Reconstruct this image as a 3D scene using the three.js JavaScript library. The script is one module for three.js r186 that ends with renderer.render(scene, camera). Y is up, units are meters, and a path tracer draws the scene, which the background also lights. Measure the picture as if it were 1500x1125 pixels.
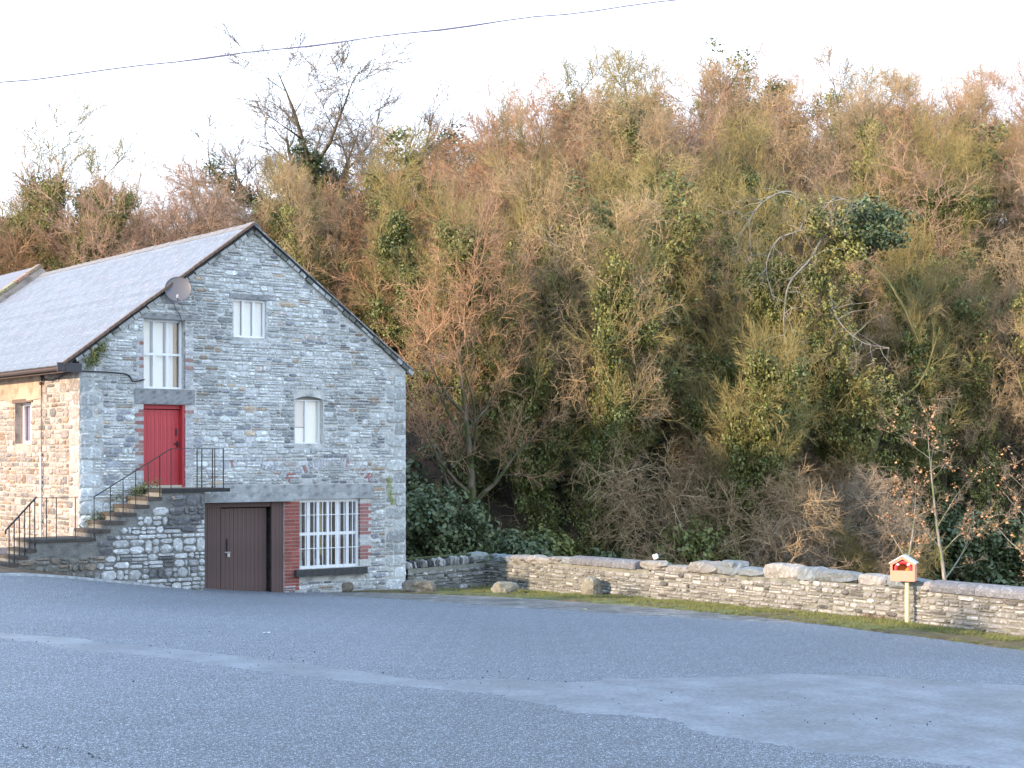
import * as THREE from 'three';
import { mergeGeometries } from 'three/addons/utils/BufferGeometryUtils.js';

// ------------------------------------------------------------------ camera, sky, sun, exposure
const scene = new THREE.Scene();
const EYE = new THREE.Vector3(0, 3.5, 0);
const camera = new THREE.PerspectiveCamera(2 * Math.atan(668 / 2300) * 180 / Math.PI, 1500 / 1336, 0.1, 900);
camera.position.copy(EYE);
camera.lookAt(0, 3.5, -10);
camera.setViewOffset(1500, 1336, 0, 0, 1500, 1125);            // a level camera with a shifted lens
camera.updateProjectionMatrix();
const renderer = new THREE.WebGLRenderer({ antialias: true });
renderer.toneMapping = THREE.LinearToneMapping;
renderer.toneMappingExposure = 2.2;
renderer.shadowMap.enabled = true;

const SUN_TO = new THREE.Vector3(-0.8, Math.tan(16 * Math.PI / 180), 0.6).normalize();   // towards the sun: low, from the left
{
  const W = 512, H = 256, d = new Float32Array(W * H * 4);
  for (let r = 0; r < H; r++) for (let c = 0; c < W; c++) {
    const el = ((r + 0.5) / H - 0.5) * Math.PI, az = ((c + 0.5) / W - 0.5) * 2 * Math.PI;
    const x = Math.cos(az) * Math.cos(el), y = Math.sin(el), z = Math.sin(az) * Math.cos(el);
    const t = Math.pow(Math.max(0, y), 0.55), cs = Math.max(0, x * SUN_TO.x + y * SUN_TO.y + z * SUN_TO.z), g = Math.pow(cs, 6) * 0.35;
    const hz = [1.4, 1.46, 1.54], ze = [0.33, 0.58, 1.0], o = (r * W + c) * 4, gc = [1.0, 0.82, 0.6];
    for (let k = 0; k < 3; k++) d[o + k] = y < -0.02 ? hz[k] * 0.25 : hz[k] * (1 - t) + ze[k] * t + g * gc[k];
    d[o + 3] = 1;
  }
  const sky = new THREE.DataTexture(d, W, H, THREE.RGBAFormat, THREE.FloatType);
  sky.mapping = THREE.EquirectangularReflectionMapping; sky.magFilter = THREE.LinearFilter; sky.needsUpdate = true;
  scene.background = sky; scene.environment = sky;
}
const sun = new THREE.DirectionalLight(new THREE.Color(1, 0.76, 0.55), 3.5);
sun.position.copy(SUN_TO).multiplyScalar(120).add(new THREE.Vector3(0, 0, -40)); sun.target.position.set(0, 0, -40);
sun.castShadow = true; sun.shadow.radius = 2.5; sun.shadow.mapSize.set(4096, 4096);
Object.assign(sun.shadow.camera, { left: -70, right: 70, top: 50, bottom: -50, near: 1, far: 300 });
scene.add(sun, sun.target);

// ------------------------------------------------------------------ helpers
function mulberry(a) { return () => { a = (a + 0x6d2b79f5) | 0; let t = Math.imul(a ^ (a >>> 15), 1 | a); t = (t + Math.imul(t ^ (t >>> 7), 61 | t)) ^ t; return ((t ^ (t >>> 14)) >>> 0) / 4294967296; }; }
let R = mulberry(7);
const rr = (a, b) => a + (b - a) * R(), pick = (a) => a[Math.floor(R() * a.length)], clamp = THREE.MathUtils.clamp, lerp = THREE.MathUtils.lerp, sstep = THREE.MathUtils.smoothstep;
const V = (x, y, z) => new THREE.Vector3(x, y, z);
const hash2 = (x, y, s = 0) => { let h = Math.imul(x, 374761393) + Math.imul(y, 668265263) + Math.imul(s, 1274126177); h = Math.imul(h ^ (h >>> 13), 1274126177); return ((h ^ (h >>> 16)) >>> 0) / 4294967296; };
function vnoise(x, y, s = 0, per = 0) {
  const xi = Math.floor(x), yi = Math.floor(y), fx = x - xi, fy = y - yi, u = fx * fx * (3 - 2 * fx), v = fy * fy * (3 - 2 * fy), m = (a) => per ? ((a % per) + per) % per : a;
  const a = hash2(m(xi), m(yi), s), b = hash2(m(xi + 1), m(yi), s), c = hash2(m(xi), m(yi + 1), s), d = hash2(m(xi + 1), m(yi + 1), s);
  return a + (b - a) * u + (c - a) * v + (a - b - c + d) * u * v;
}
const fbm = (x, y, s = 0, o = 4, per = 0) => { let v = 0, a = 0.5, f = 1; for (let i = 0; i < o; i++) { v += a * vnoise(x * f, y * f, s + i, per && per * f); a *= 0.5; f *= 2; } return v / (1 - Math.pow(0.5, o)); };
function tex(n, fn, srgb = false) {
  const d = new Uint8Array(n * n * 4);
  for (let y = 0; y < n; y++) for (let x = 0; x < n; x++) { const c = fn(x / n, y / n), o = (y * n + x) * 4; for (let k = 0; k < 3; k++) d[o + k] = clamp(Math.round((Array.isArray(c) ? c[k] : c) * 255), 0, 255); d[o + 3] = 255; }
  const t = new THREE.DataTexture(d, n, n); t.wrapS = t.wrapT = THREE.RepeatWrapping; t.magFilter = THREE.LinearFilter; t.minFilter = THREE.LinearFilter; if (srgb) t.colorSpace = THREE.SRGBColorSpace; t.needsUpdate = true; return t;
}
const rep = (t, x, y = x) => { const c = t.clone(); c.repeat.set(x, y); c.needsUpdate = true; return c; };
const M = (rgb, rough = 0.9, extra = {}) => { const m = new THREE.MeshStandardMaterial({ roughness: rough, ...extra }); m.color.setRGB(...rgb); return m; };
const used = {};
function numbered(n) { const k = used[n] = (used[n] ?? -1) + 1; return k ? n + '_' + String(k).padStart(3, '0') : n; }
function put(o, parent) { (parent ?? scene).add(o); o.traverse((q) => { if (q.isMesh) { q.castShadow = q.receiveShadow = true; } }); return o; }
function mesh(name, geo, mat, parent) { const m = new THREE.Mesh(geo, mat); m.name = parent ? name : numbered(name); return put(m, parent); }
function thing(name, label, category, group) { const g = new THREE.Group(); g.name = numbered(name); g.userData = { label, category }; if (group) g.userData.group = group; scene.add(g); return g; }
function tag(o, label, category, group, kind) { if (label) o.userData.label = label; if (category) o.userData.category = category; if (group) o.userData.group = group; if (kind) o.userData.kind = kind; return o; }
const box = (x0, x1, y0, y1, z0, z1) => { const g = new THREE.BoxGeometry(x1 - x0, y1 - y0, z1 - z0); g.translate((x0 + x1) / 2, (y0 + y1) / 2, (z0 + z1) / 2); return g; };
function boxUV(g) {                                         // uv in metres from position and face direction
  g = g.index ? g.toNonIndexed() : g; g.computeVertexNormals();
  const p = g.attributes.position, n = g.attributes.normal, uv = new Float32Array(p.count * 2);
  for (let i = 0; i < p.count; i++) {
    const ax = Math.abs(n.getX(i)), ay = Math.abs(n.getY(i)), az = Math.abs(n.getZ(i));
    if (ay > ax && ay > az) { uv[2 * i] = p.getX(i); uv[2 * i + 1] = p.getZ(i); } else if (ax > az) { uv[2 * i] = p.getZ(i); uv[2 * i + 1] = p.getY(i); } else { uv[2 * i] = p.getX(i); uv[2 * i + 1] = p.getY(i); }
  }
  g.setAttribute('uv', new THREE.BufferAttribute(uv, 2)); return g;
}
const bx = (...a) => boxUV(box(...a));
function paint(g, rgb, jit = 0) { const n = g.attributes.position.count, c = new Float32Array(n * 3); for (let i = 0; i < n; i++) { const k = 1 + (jit ? (R() - 0.5) * jit : 0); c[3 * i] = rgb[0] * k; c[3 * i + 1] = rgb[1] * k; c[3 * i + 2] = rgb[2] * k; } g.setAttribute('color', new THREE.BufferAttribute(c, 3)); return g; }
function raw(pos, uv, col, idx) { const g = new THREE.BufferGeometry(); g.setAttribute('position', new THREE.Float32BufferAttribute(pos, 3)); if (uv) g.setAttribute('uv', new THREE.Float32BufferAttribute(uv, 2)); if (col) g.setAttribute('color', new THREE.Float32BufferAttribute(col, 3)); if (idx) g.setIndex(idx); g.computeVertexNormals(); return g; }
// a tapered tube through points with a radius at each
function limb(pts, rad, sides = 6, out) {
  const pos = out?.pos ?? [], idx = out?.idx ?? [], uv = out?.uv ?? [], up = V(0.31, 0.2, 0.93), base = pos.length / 3;
  let len = 0;
  pts.forEach((p, i) => {
    const d = (pts[Math.min(i + 1, pts.length - 1)].clone().sub(pts[Math.max(i - 1, 0)])).normalize(), a = d.clone().cross(up).normalize(), b = a.clone().cross(d);
    if (i) len += p.distanceTo(pts[i - 1]);
    for (let k = 0; k <= sides; k++) { const t = k / sides * Math.PI * 2, r = rad[i]; pos.push(p.x + (a.x * Math.cos(t) + b.x * Math.sin(t)) * r, p.y + (a.y * Math.cos(t) + b.y * Math.sin(t)) * r, p.z + (a.z * Math.cos(t) + b.z * Math.sin(t)) * r); uv.push(k / sides * 0.5, len); }
  });
  const w = sides + 1;
  for (let i = 0; i < pts.length - 1; i++) for (let k = 0; k < sides; k++) { const q = base + i * w + k; idx.push(q, q + 1, q + w, q + 1, q + w + 1, q + w); }
  if (!out) return raw(pos, uv, null, idx);
}
const bar = (a, b, r, sides = 8) => { const d = b.clone().sub(a), g = new THREE.CylinderGeometry(r, r, d.length(), sides); g.applyQuaternion(new THREE.Quaternion().setFromUnitVectors(V(0, 1, 0), d.clone().normalize())); g.translate((a.x + b.x) / 2, (a.y + b.y) / 2, (a.z + b.z) / 2); return g; };

// ------------------------------------------------------------------ textures: grain and wear only
const tStone = tex(512, (x, y) => { const a = fbm(x * 12, y * 12, 3, 5, 12), b = fbm(x * 40, y * 40, 9, 3, 40), l = fbm(x * 9, y * 9, 21, 4, 9); const v = 0.72 + 0.24 * a + 0.14 * (b - 0.5); const li = sstep(l, 0.6, 0.7) * 0.25; return [v + li, v + li, v + li * 0.95]; }, true);
const tStoneB = tex(512, (x, y) => fbm(x * 24, y * 24, 5, 5, 24));
const tMortar = tex(512, (x, y) => { const a = fbm(x * 8, y * 8, 31, 5, 8), b = fbm(x * 60, y * 60, 33, 2, 60), s = sstep(fbm(x * 6, y * 14, 37, 4, 2), 0.52, 0.68); const v = 0.82 + 0.26 * (a - 0.45) + 0.12 * (b - 0.5) - s * 0.12; return [v, v * 0.995, v * 0.97]; }, true);
const chips = (() => { const n = 1024, g = 128, c = [];                      // chippings of a worn surface dressing
  for (let j = 0; j < g; j++) for (let i = 0; i < g; i++) c.push([(i + hash2(i, j, 1)) / g, (j + hash2(i, j, 2)) / g, hash2(i, j, 3)]);
  const h = new Float32Array(n * n), s = new Float32Array(n * n);
  for (let y = 0; y < n; y++) for (let x = 0; x < n; x++) {
    let b = 9, bt = 0, b2 = 9; const u = x / n, v = y / n, ci = Math.floor(u * g), cj = Math.floor(v * g);
    for (let dj = -1; dj <= 1; dj++) for (let di = -1; di <= 1; di++) { const q = c[((cj + dj + g) % g) * g + (ci + di + g) % g]; let dx = Math.abs(q[0] - u), dy = Math.abs(q[1] - v); if (dx > 0.5) dx = 1 - dx; if (dy > 0.5) dy = 1 - dy; const d = Math.hypot(dx, dy) * g; if (d < b) { b2 = b; b = d; bt = q[2]; } else if (d < b2) b2 = d; }
    h[y * n + x] = clamp((b2 - b) * 1.6, 0, 1); s[y * n + x] = bt;
  }
  return { n, h, s };
})();
const tAsph = tex(1024, (x, y) => { const i = Math.floor(y * 1024) * 1024 + Math.floor(x * 1024), e = chips.h[i], t = chips.s[i]; const v = 0.2 + 0.62 * e * (0.35 + 0.95 * t) + (t > 0.9 ? 0.3 * e : 0); return [v, v * 1.0, v * 1.01]; }, true);
const tAsphB = tex(1024, (x, y) => { const i = Math.floor(y * 1024) * 1024 + Math.floor(x * 1024); return chips.h[i] * (0.5 + 0.5 * chips.s[i]); });
const tSmooth = tex(512, (x, y) => { const a = fbm(x * 6, y * 6, 41, 5, 6), b = fbm(x * 90, y * 90, 43, 2, 90); const v = 0.52 + 0.22 * (a - 0.5) + 0.2 * (b - 0.5); return [v, v, v]; }, true);
const tWood = tex(256, (x, y) => { const v = 0.6 + 0.4 * fbm(x * 16, y * 1.0 * 2, 51, 4, 2); return [v, v, v]; }, true);
const tBark = tex(256, (x, y) => { const v = 0.45 + 0.55 * fbm(x * 8, y * 4, 61, 4, 4), m = sstep(fbm(x * 4, y * 4, 63, 3, 4), 0.5, 0.7); return [v * (1 - 0.25 * m), v * (1 - 0.05 * m), v * (1 - 0.5 * m)]; }, true);
const tDirt = tex(512, (x, y) => { const a = fbm(x * 10, y * 10, 71, 5, 10), b = fbm(x * 70, y * 70, 73, 2, 70); const v = 0.4 + 0.5 * a + 0.35 * (b - 0.5); return [v, v, v]; }, true);

// ------------------------------------------------------------------ materials
const mStone = M([1, 1, 1], 0.92, { vertexColors: true, map: rep(tStone, 1.6), bumpMap: rep(tStoneB, 1.6), bumpScale: 0.012 });
const mMortarG = M([0.76, 0.77, 0.75], 0.96, { map: rep(tMortar, 0.5), bumpMap: rep(tStoneB, 1.7), bumpScale: 0.02 });
const mMortarS = M([0.66, 0.56, 0.49], 0.96, { map: rep(tMortar, 0.5), bumpMap: rep(tStoneB, 1.7), bumpScale: 0.02 });
const mMortarD = M([0.28, 0.28, 0.265], 0.96, { map: rep(tMortar, 0.6), bumpMap: rep(tStoneB, 1.7), bumpScale: 0.02 });
const mMortarW = M([0.33, 0.335, 0.29], 0.96, { map: rep(tMortar, 0.6), bumpMap: rep(tStoneB, 1.7), bumpScale: 0.02 });
const mPlaster = M([0.66, 0.5, 0.36], 0.95, { map: rep(tMortar, 0.35), bumpMap: rep(tStoneB, 0.8), bumpScale: 0.008 });
const mConcrete = M([0.5, 0.52, 0.53], 0.93, { map: rep(tMortar, 0.7), bumpMap: rep(tStoneB, 2), bumpScale: 0.006 });
const mSlate = M([1, 1, 1], 0.55, { vertexColors: true, map: rep(tStone, 2), bumpMap: rep(tStoneB, 2), bumpScale: 0.002 });
const mWhite = M([0.8, 0.81, 0.8], 0.45), mBlind = M([0.78, 0.77, 0.68], 0.85), mCurtain = M([0.38, 0.26, 0.14], 0.9);
const mGlass = new THREE.MeshPhysicalMaterial({ roughness: 0.03, transmission: 1, thickness: 0, ior: 1.5, color: 0xffffff });
const mDark = M([0.03, 0.03, 0.032], 0.9), mIron = M([0.028, 0.03, 0.034], 0.55, { metalness: 0.3 });
const mRed = M([0.9, 0.085, 0.095], 0.5, { map: rep(tWood, 1.2, 0.5), bumpMap: rep(tWood, 1.2, 0.5), bumpScale: 0.003 });
const mGateWood = M([0.19, 0.115, 0.095], 0.7, { map: rep(tWood, 2, 0.5), bumpMap: rep(tWood, 2, 0.5), bumpScale: 0.003 });
const mTimber = M([0.3, 0.2, 0.14], 0.85, { map: rep(tWood, 1, 1) });
const mBrick = M([1, 1, 1], 0.9, { vertexColors: true, map: rep(tStone, 3), bumpMap: rep(tStoneB, 3), bumpScale: 0.005 });
const mRender = M([0.4, 0.41, 0.42], 0.95, { map: rep(tMortar, 1.1), bumpMap: rep(tStoneB, 3), bumpScale: 0.012 });

// ------------------------------------------------------------------ ground heights (measured control points over a sloping plane)
const ctrl = [[-0.72, 43.7, -0.17], [3.94, 36.27, 0.12], [7.66, 30.35, 0.25], [9.13, 28, 0.22], [12.6, 22.5, 0.3], [-2.78, 41, 0.0], [-5.9, 38.6, 0.15], [-7.0, 36.2, 0.4], [-9.47, 34.29, 0.86], [-10.7, 33.3, 1.14], [-13.5, 38.6, 1.35]];
const gplane = (X, Zp) => 1.9 - 0.041 * X - 0.0485 * Math.min(Zp, 46), kern = (a, b, c, d) => Math.exp(-((a - c) ** 2 + (b - d) ** 2) / 18);
const gw = (() => { const n = ctrl.length, A = ctrl.map((p, i) => [...ctrl.map((q, j) => kern(p[0], p[1], q[0], q[1]) + (i === j ? 0.02 : 0)), p[2] - gplane(p[0], p[1])]);
  for (let i = 0; i < n; i++) { let m = i; for (let r = i + 1; r < n; r++) if (Math.abs(A[r][i]) > Math.abs(A[m][i])) m = r; [A[i], A[m]] = [A[m], A[i]]; for (let r = 0; r < n; r++) if (r !== i) { const f = A[r][i] / A[i][i]; for (let c = i; c <= n; c++) A[r][c] -= f * A[i][c]; } }
  return A.map((r, i) => r[n] / r[i]); })();
const gy = (x, z) => { let v = gplane(x, -z); ctrl.forEach((p, i) => { v += gw[i] * kern(x, -z, p[0], p[1]); }); return v; };
// wall line and river bank
const WA = [-0.72, -43.7], WD = [0.53145, 0.84709];
const wallSide = (x, z) => (x - WA[0]) * WD[1] - (z - WA[1]) * WD[0];              // > 0 beyond the wall (river side)
const bankFoot = (x) => 51 + 0.36 * Math.max(0, x) + 0.1 * Math.min(0, x) * -1;   // distance of the bank's foot
function hillY(x, z) { const d = -z - bankFoot(x), crest = 19.5 * (0.3 + 0.2 * sstep(x, -31, -16) + 0.5 * sstep(x, -8, 5)) * (1 + 0.36 * sstep(x, 8, 28)); const up = d <= 0 ? d * 0.25 : crest * (1 - Math.exp(-d / (crest * 1.08))) ; return -1.75 + up + (fbm(x * 0.22 + 40, z * 0.22 + 90, 5, 3) - 0.5) * 1.6 * clamp(d / 4, 0, 1); }

function sheet(poly, lift, step, fnColor, mat, name) {                         // a ground sheet clipped to a polygon in x,z by splitting a grid (grid cells are kept when their centre is inside)
  const xs = poly.map((p) => p[0]), zs = poly.map((p) => p[1]), pos = [], uv = [], col = [], idx = [], id = new Map();
  const inside = (x, z) => { let c = false; for (let i = 0, j = poly.length - 1; i < poly.length; j = i++) { const a = poly[i], b = poly[j]; if ((a[1] > z) !== (b[1] > z) && x < (b[0] - a[0]) * (z - a[1]) / (b[1] - a[1]) + a[0]) c = !c; } return c; };
  const near = (x, z) => { let best = 1e9, bp = null; for (let i = 0, j = poly.length - 1; i < poly.length; j = i++) { const a = poly[j], b = poly[i], dx = b[0] - a[0], dz = b[1] - a[1], t = clamp(((x - a[0]) * dx + (z - a[1]) * dz) / (dx * dx + dz * dz), 0, 1), qx = a[0] + dx * t, qz = a[1] + dz * t, d = Math.hypot(x - qx, z - qz); if (d < best) { best = d; bp = [qx, qz]; } } return [best, bp]; };
  const i0 = Math.floor(Math.min(...xs) / step), i1 = Math.ceil(Math.max(...xs) / step), j0 = Math.floor(Math.min(...zs) / step), j1 = Math.ceil(Math.max(...zs) / step);
  const vert = (i, j) => { const k = i * 100003 + j; if (id.has(k)) return id.get(k); let x = i * step, z = j * step; if (!inside(x, z)) { const [d, bp] = near(x, z); if (d < step * 1.2) [x, z] = bp; } const n = pos.length / 3; pos.push(x, gy(x, z) + lift, z); uv.push(x, z); col.push(...fnColor(x, z)); id.set(k, n); return n; };
  for (let i = i0; i < i1; i++) for (let j = j0; j < j1; j++) if (inside((i + 0.5) * step, (j + 0.5) * step)) { const a = vert(i, j), b = vert(i + 1, j), c = vert(i, j + 1), d = vert(i + 1, j + 1); idx.push(a, c, b, b, c, d); }
  const open = new Map(); for (let t = 0; t < idx.length; t += 3) for (let e = 0; e < 3; e++) { const a = idx[t + e], b = idx[t + (e + 1) % 3], k = Math.min(a, b) * 1e6 + Math.max(a, b); open.set(k, (open.get(k) ?? 0) + 1); }
  if (lift) for (const [k, c] of open) if (c === 1) for (const v of [Math.floor(k / 1e6), k % 1e6]) pos[3 * v + 1] = gy(pos[3 * v], pos[3 * v + 2]) - 0.004;      // the rim dips under the ground: no open lip
  return mesh(name, raw(pos, uv, col, idx), mat);
}
// ------------------------------------------------------------------ GROUND
const mAsph = M([0.9, 0.955, 1.0], 0.56, { vertexColors: true, map: rep(tAsph, 0.55), bumpMap: rep(tAsphB, 0.55), bumpScale: 0.006 });
const mTrack = M([0.76, 0.81, 0.86], 0.46, { vertexColors: true, map: rep(tSmooth, 0.4), bumpMap: rep(tSmooth, 1.1), bumpScale: 0.002 });
const mMargin = M([0.42, 0.39, 0.34], 0.9, { vertexColors: true, map: rep(tDirt, 0.5), bumpMap: rep(tDirt, 0.9), bumpScale: 0.012 });
const mMoss = M([0.33, 0.32, 0.1], 0.97, { vertexColors: true, map: rep(tDirt, 0.8), bumpMap: rep(tDirt, 1.6), bumpScale: 0.03 });
const wp = (s) => [WA[0] + WD[0] * s, WA[1] + WD[1] * s];
const grey = (x, z, a, f) => { const v = 1 + a * (fbm(x * f + 50, z * f + 80, 17, 4) - 0.5) + 0.1 * (fbm(x * 3, z * 3, 19, 2) - 0.5); return [v, v, v]; };
tag(sheet([[-60, 14], [36, 14], wp(62), wp(40), wp(20), [-0.72, -43.9], [-2.6, -41.4], [-3.2, -46], [-60, -60]], 0, 0.5, (x, z) => grey(x, z, 0.55, 0.16), mAsph, 'road'), 'blue-grey tarmac yard of worn chippings', null, null, 'structure');
const ragged = (pts, a, s) => { const o = []; pts.forEach((p, i) => { const q = pts[(i + 1) % pts.length], n = Math.max(1, Math.round(Math.hypot(q[0] - p[0], q[1] - p[1]) / 0.35)); for (let k = 0; k < n; k++) { const t = k / n, x = lerp(p[0], q[0], t), z = lerp(p[1], q[1], t); o.push([x + a * (fbm(x * 1.7, z * 1.7, s, 3) - 0.5), z + a * (fbm(x * 1.7 + 30, z * 1.7, s + 3, 3) - 0.5)]); } }); return o; };
tag(sheet(ragged([[-12, -24.4], [-6.86, -21.05], [-4.2, -19.3], [-2.32, -17.75], [-0.8, -16.75], [0.75, -17.2], [1.98, -18.2], [3.37, -19.4], [4.69, -19.6], [6.23, -19.1], [9, -18.2], [9.5, -12.5], [6, -9.4], [3.28, -11.6], [2.63, -12.1], [1.93, -12.65], [1.18, -13.55], [0.32, -14.55], [-0.74, -15.55], [-2.13, -16.35], [-3.84, -17.65], [-6.39, -19.6], [-12, -23.1]], 0.95, 3), 0.005, 0.12, (x, z) => grey(x, z, 0.4, 0.5), mTrack, 'worn_track'), 'smooth pale worn track crossing the tarmac', null, null, 'structure');
tag(sheet(ragged([[-4.9, -39.2], [-4.41, -37.6], [-2.25, -34.45], [0, -32.7], [2.04, -31.25], [3.93, -30.15], [5.72, -29.25], [7.4, -27.0], [8.9, -24.6], [10.8, -25.3], [9.9, -27.5], wp(15), wp(8), wp(0.5), [-2.6, -41.2]], 0.5, 5), 0.005, 0.2, (x, z) => grey(x, z, 0.7, 0.7), mMargin, 'gravel_margin'), 'brown grey gravelly margin beside the verge', null, null, 'structure');
const mossPoly = ragged([[-4.6, -39.95], [-3.57, -39.6], [-0.83, -38.0], [1.53, -35.2], [3.61, -32.9], [5.3, -30.3], [6.68, -27.95], [7.59, -26.6], [8.8, -24.9], [10.3, -25.9], wp(17), wp(10), wp(4), [-0.6, -43.2], [-2.7, -41.0]], 0.5, 9);
tag(sheet(mossPoly, 0.03, 0.12, (x, z) => { const k = fbm(x * 0.9, z * 0.9, 23, 4), t = sstep(k, 0.42, 0.62); return [lerp(1, 0.95, t), lerp(1.08, 0.72, t), lerp(0.9, 0.8, t)]; }, mMoss, 'moss_verge'), 'bright green mossy verge at the foot of the boundary wall', null, null, 'structure');
{ // short tufts growing through the moss
  const pos = [], col = [], idx = [];
  for (let k = 0; k < 26; k++) { const a = rr(0, 6.28), r = rr(0, 0.07), h = rr(0.03, 0.085), x = Math.cos(a) * r, z = Math.sin(a) * r, d = rr(0, 6.28), w = 0.006, b = pos.length / 3, l = rr(0, 0.05); pos.push(x - w * Math.cos(d), 0, z - w * Math.sin(d), x + w * Math.cos(d), 0, z + w * Math.sin(d), x + l * Math.cos(a), h, z + l * Math.sin(a)); const c = rr(0.7, 1.2); for (let q = 0; q < 3; q++) col.push(0.16 * c, 0.17 * c, 0.055 * c); idx.push(b, b + 1, b + 2); }
  const tuft = raw(pos, null, col, idx), spots = [];
  for (let k = 0; k < 5200; k++) { const s = rr(-0.5, 19.5), o = -rr(0.12, 2.6) * (s < 4 ? 1.0 : 0.85), x = WA[0] + WD[0] * s + o * WD[1], z = WA[1] + WD[1] * s - o * WD[0]; if (fbm(x * 0.9, z * 0.9, 23, 4) < 0.56 && (R() < 0.25 || o > -1.1)) spots.push([x, z]); }
  const im = new THREE.InstancedMesh(tuft, M([1, 1, 1], 0.9, { vertexColors: true }), spots.length), m4 = new THREE.Matrix4(), q = new THREE.Quaternion();
  spots.forEach(([x, z], i) => { q.setFromAxisAngle(V(0, 1, 0), rr(0, 6.28)); const k = rr(0.5, 1.25); im.setMatrixAt(i, m4.compose(V(x, gy(x, z) + 0.022, z), q, V(k, k * rr(0.6, 1.2), k))); });
  im.name = 'grass'; put(im); tag(im, 'short grass tufts along the wall foot', 'grass', null, 'stuff');
}
{ // concrete edging and earth strip beside the stair
  const pts = [[-13.2, -27.4], [-10.9, -30.5], [-9.9, -31.9], [-9.2, -33.05], [-8.5, -34.2], [-7.75, -35.05]], pos = [], uv = [], idx = [];
  pts.forEach(([x, z], i) => { const a = pts[Math.max(0, i - 1)], b = pts[Math.min(pts.length - 1, i + 1)], l = Math.hypot(b[0] - a[0], b[1] - a[1]), nx = -(b[1] - a[1]) / l, nz = (b[0] - a[0]) / l, w = 0.09 * (1 - 0.5 * (i / 5)); for (const [o, h] of [[-w, 0], [-w, 0.05], [w, 0.05], [w, 0]]) { pos.push(x + nx * o, gy(x + nx * o, z + nz * o) + h, z + nz * o); uv.push(o, i); } });
  for (let i = 0; i < pts.length - 1; i++) for (let k = 0; k < 3; k++) { const a = i * 4 + k; idx.push(a, a + 1, a + 4, a + 1, a + 5, a + 4); }
  tag(mesh('kerb', raw(pos, uv, null, idx), mConcrete), 'low pale concrete edging at the foot of the stair', null, null, 'structure');
  tag(sheet(ragged([[-13.6, -27.6], [-10.95, -30.6], [-9.95, -32.0], [-9.25, -33.15], [-8.55, -34.3], [-9.3, -34.5], [-10.8, -33.5], [-12.4, -33.9], [-16, -31]], 0.1, 11), 0.012, 0.15, (x, z) => grey(x, z, 0.6, 1.1), M([0.34, 0.22, 0.12], 0.96, { vertexColors: true, map: rep(tDirt, 0.6), bumpMap: rep(tDirt, 1.2), bumpScale: 0.02 }), 'earth_strip'), 'strip of bare brown earth between edging and stair', null, null, 'structure');
}
{ // river and the wooded bank beyond it
  const g = new THREE.PlaneGeometry(260, 44); g.rotateX(-Math.PI / 2); g.translate(20, -1.6, -46);
  const mw = new THREE.MeshPhysicalMaterial({ roughness: 0.08, ior: 1.33, bumpMap: rep(tStoneB, 20, 6), bumpScale: 0.02 }); mw.color.setRGB(0.018, 0.02, 0.014);
  const riv = raw(...(() => { const pos = [], uv = [], idx = []; const s0 = -6; for (let i = 0; i <= 60; i++) { const s = s0 + i * 1.5, a = wp(s); const far = [a[0] + 26, a[1] - 22]; pos.push(a[0] + 0.35, -1.6, a[1] - 0.22, far[0], -1.6, far[1]); uv.push(i * 0.1, 0, i * 0.1, 2); if (i) { const b = 2 * i; idx.push(b - 2, b, b - 1, b - 1, b, b + 1); } } return [pos, uv, null, idx]; })());
  tag(mesh('river', riv, mw), 'dark still river below the boundary wall', null, null, 'structure');
  const pos = [], uv = [], col = [], idx = [], nx = 110, nz = 70;
  for (let j = 0; j <= nz; j++) for (let i = 0; i <= nx; i++) { const x = -90 + i * 1.9, zp = 42 + Math.pow(j / nz, 1.5) * 170, z = -zp; const y = hillY(x, z); pos.push(x, Math.min(y, 40), z); uv.push(x, z); const k = fbm(x * 0.5, z * 0.5, 27, 4), t = sstep(k, 0.4, 0.62); col.push(lerp(0.17, 0.1, t), lerp(0.095, 0.085, t), lerp(0.055, 0.045, t)); if (i && j) { const a = (j - 1) * (nx + 1) + i - 1; idx.push(a, a + 1, a + nx + 1, a + 1, a + nx + 2, a + nx + 1); } }
  tag(mesh('hillside', raw(pos, uv, col, idx), M([1, 1, 1], 0.97, { vertexColors: true, map: rep(tDirt, 0.3), bumpMap: rep(tDirt, 0.5), bumpScale: 0.08 })), 'steep bank of leaf litter under the trees', null, null, 'structure');
}
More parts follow.
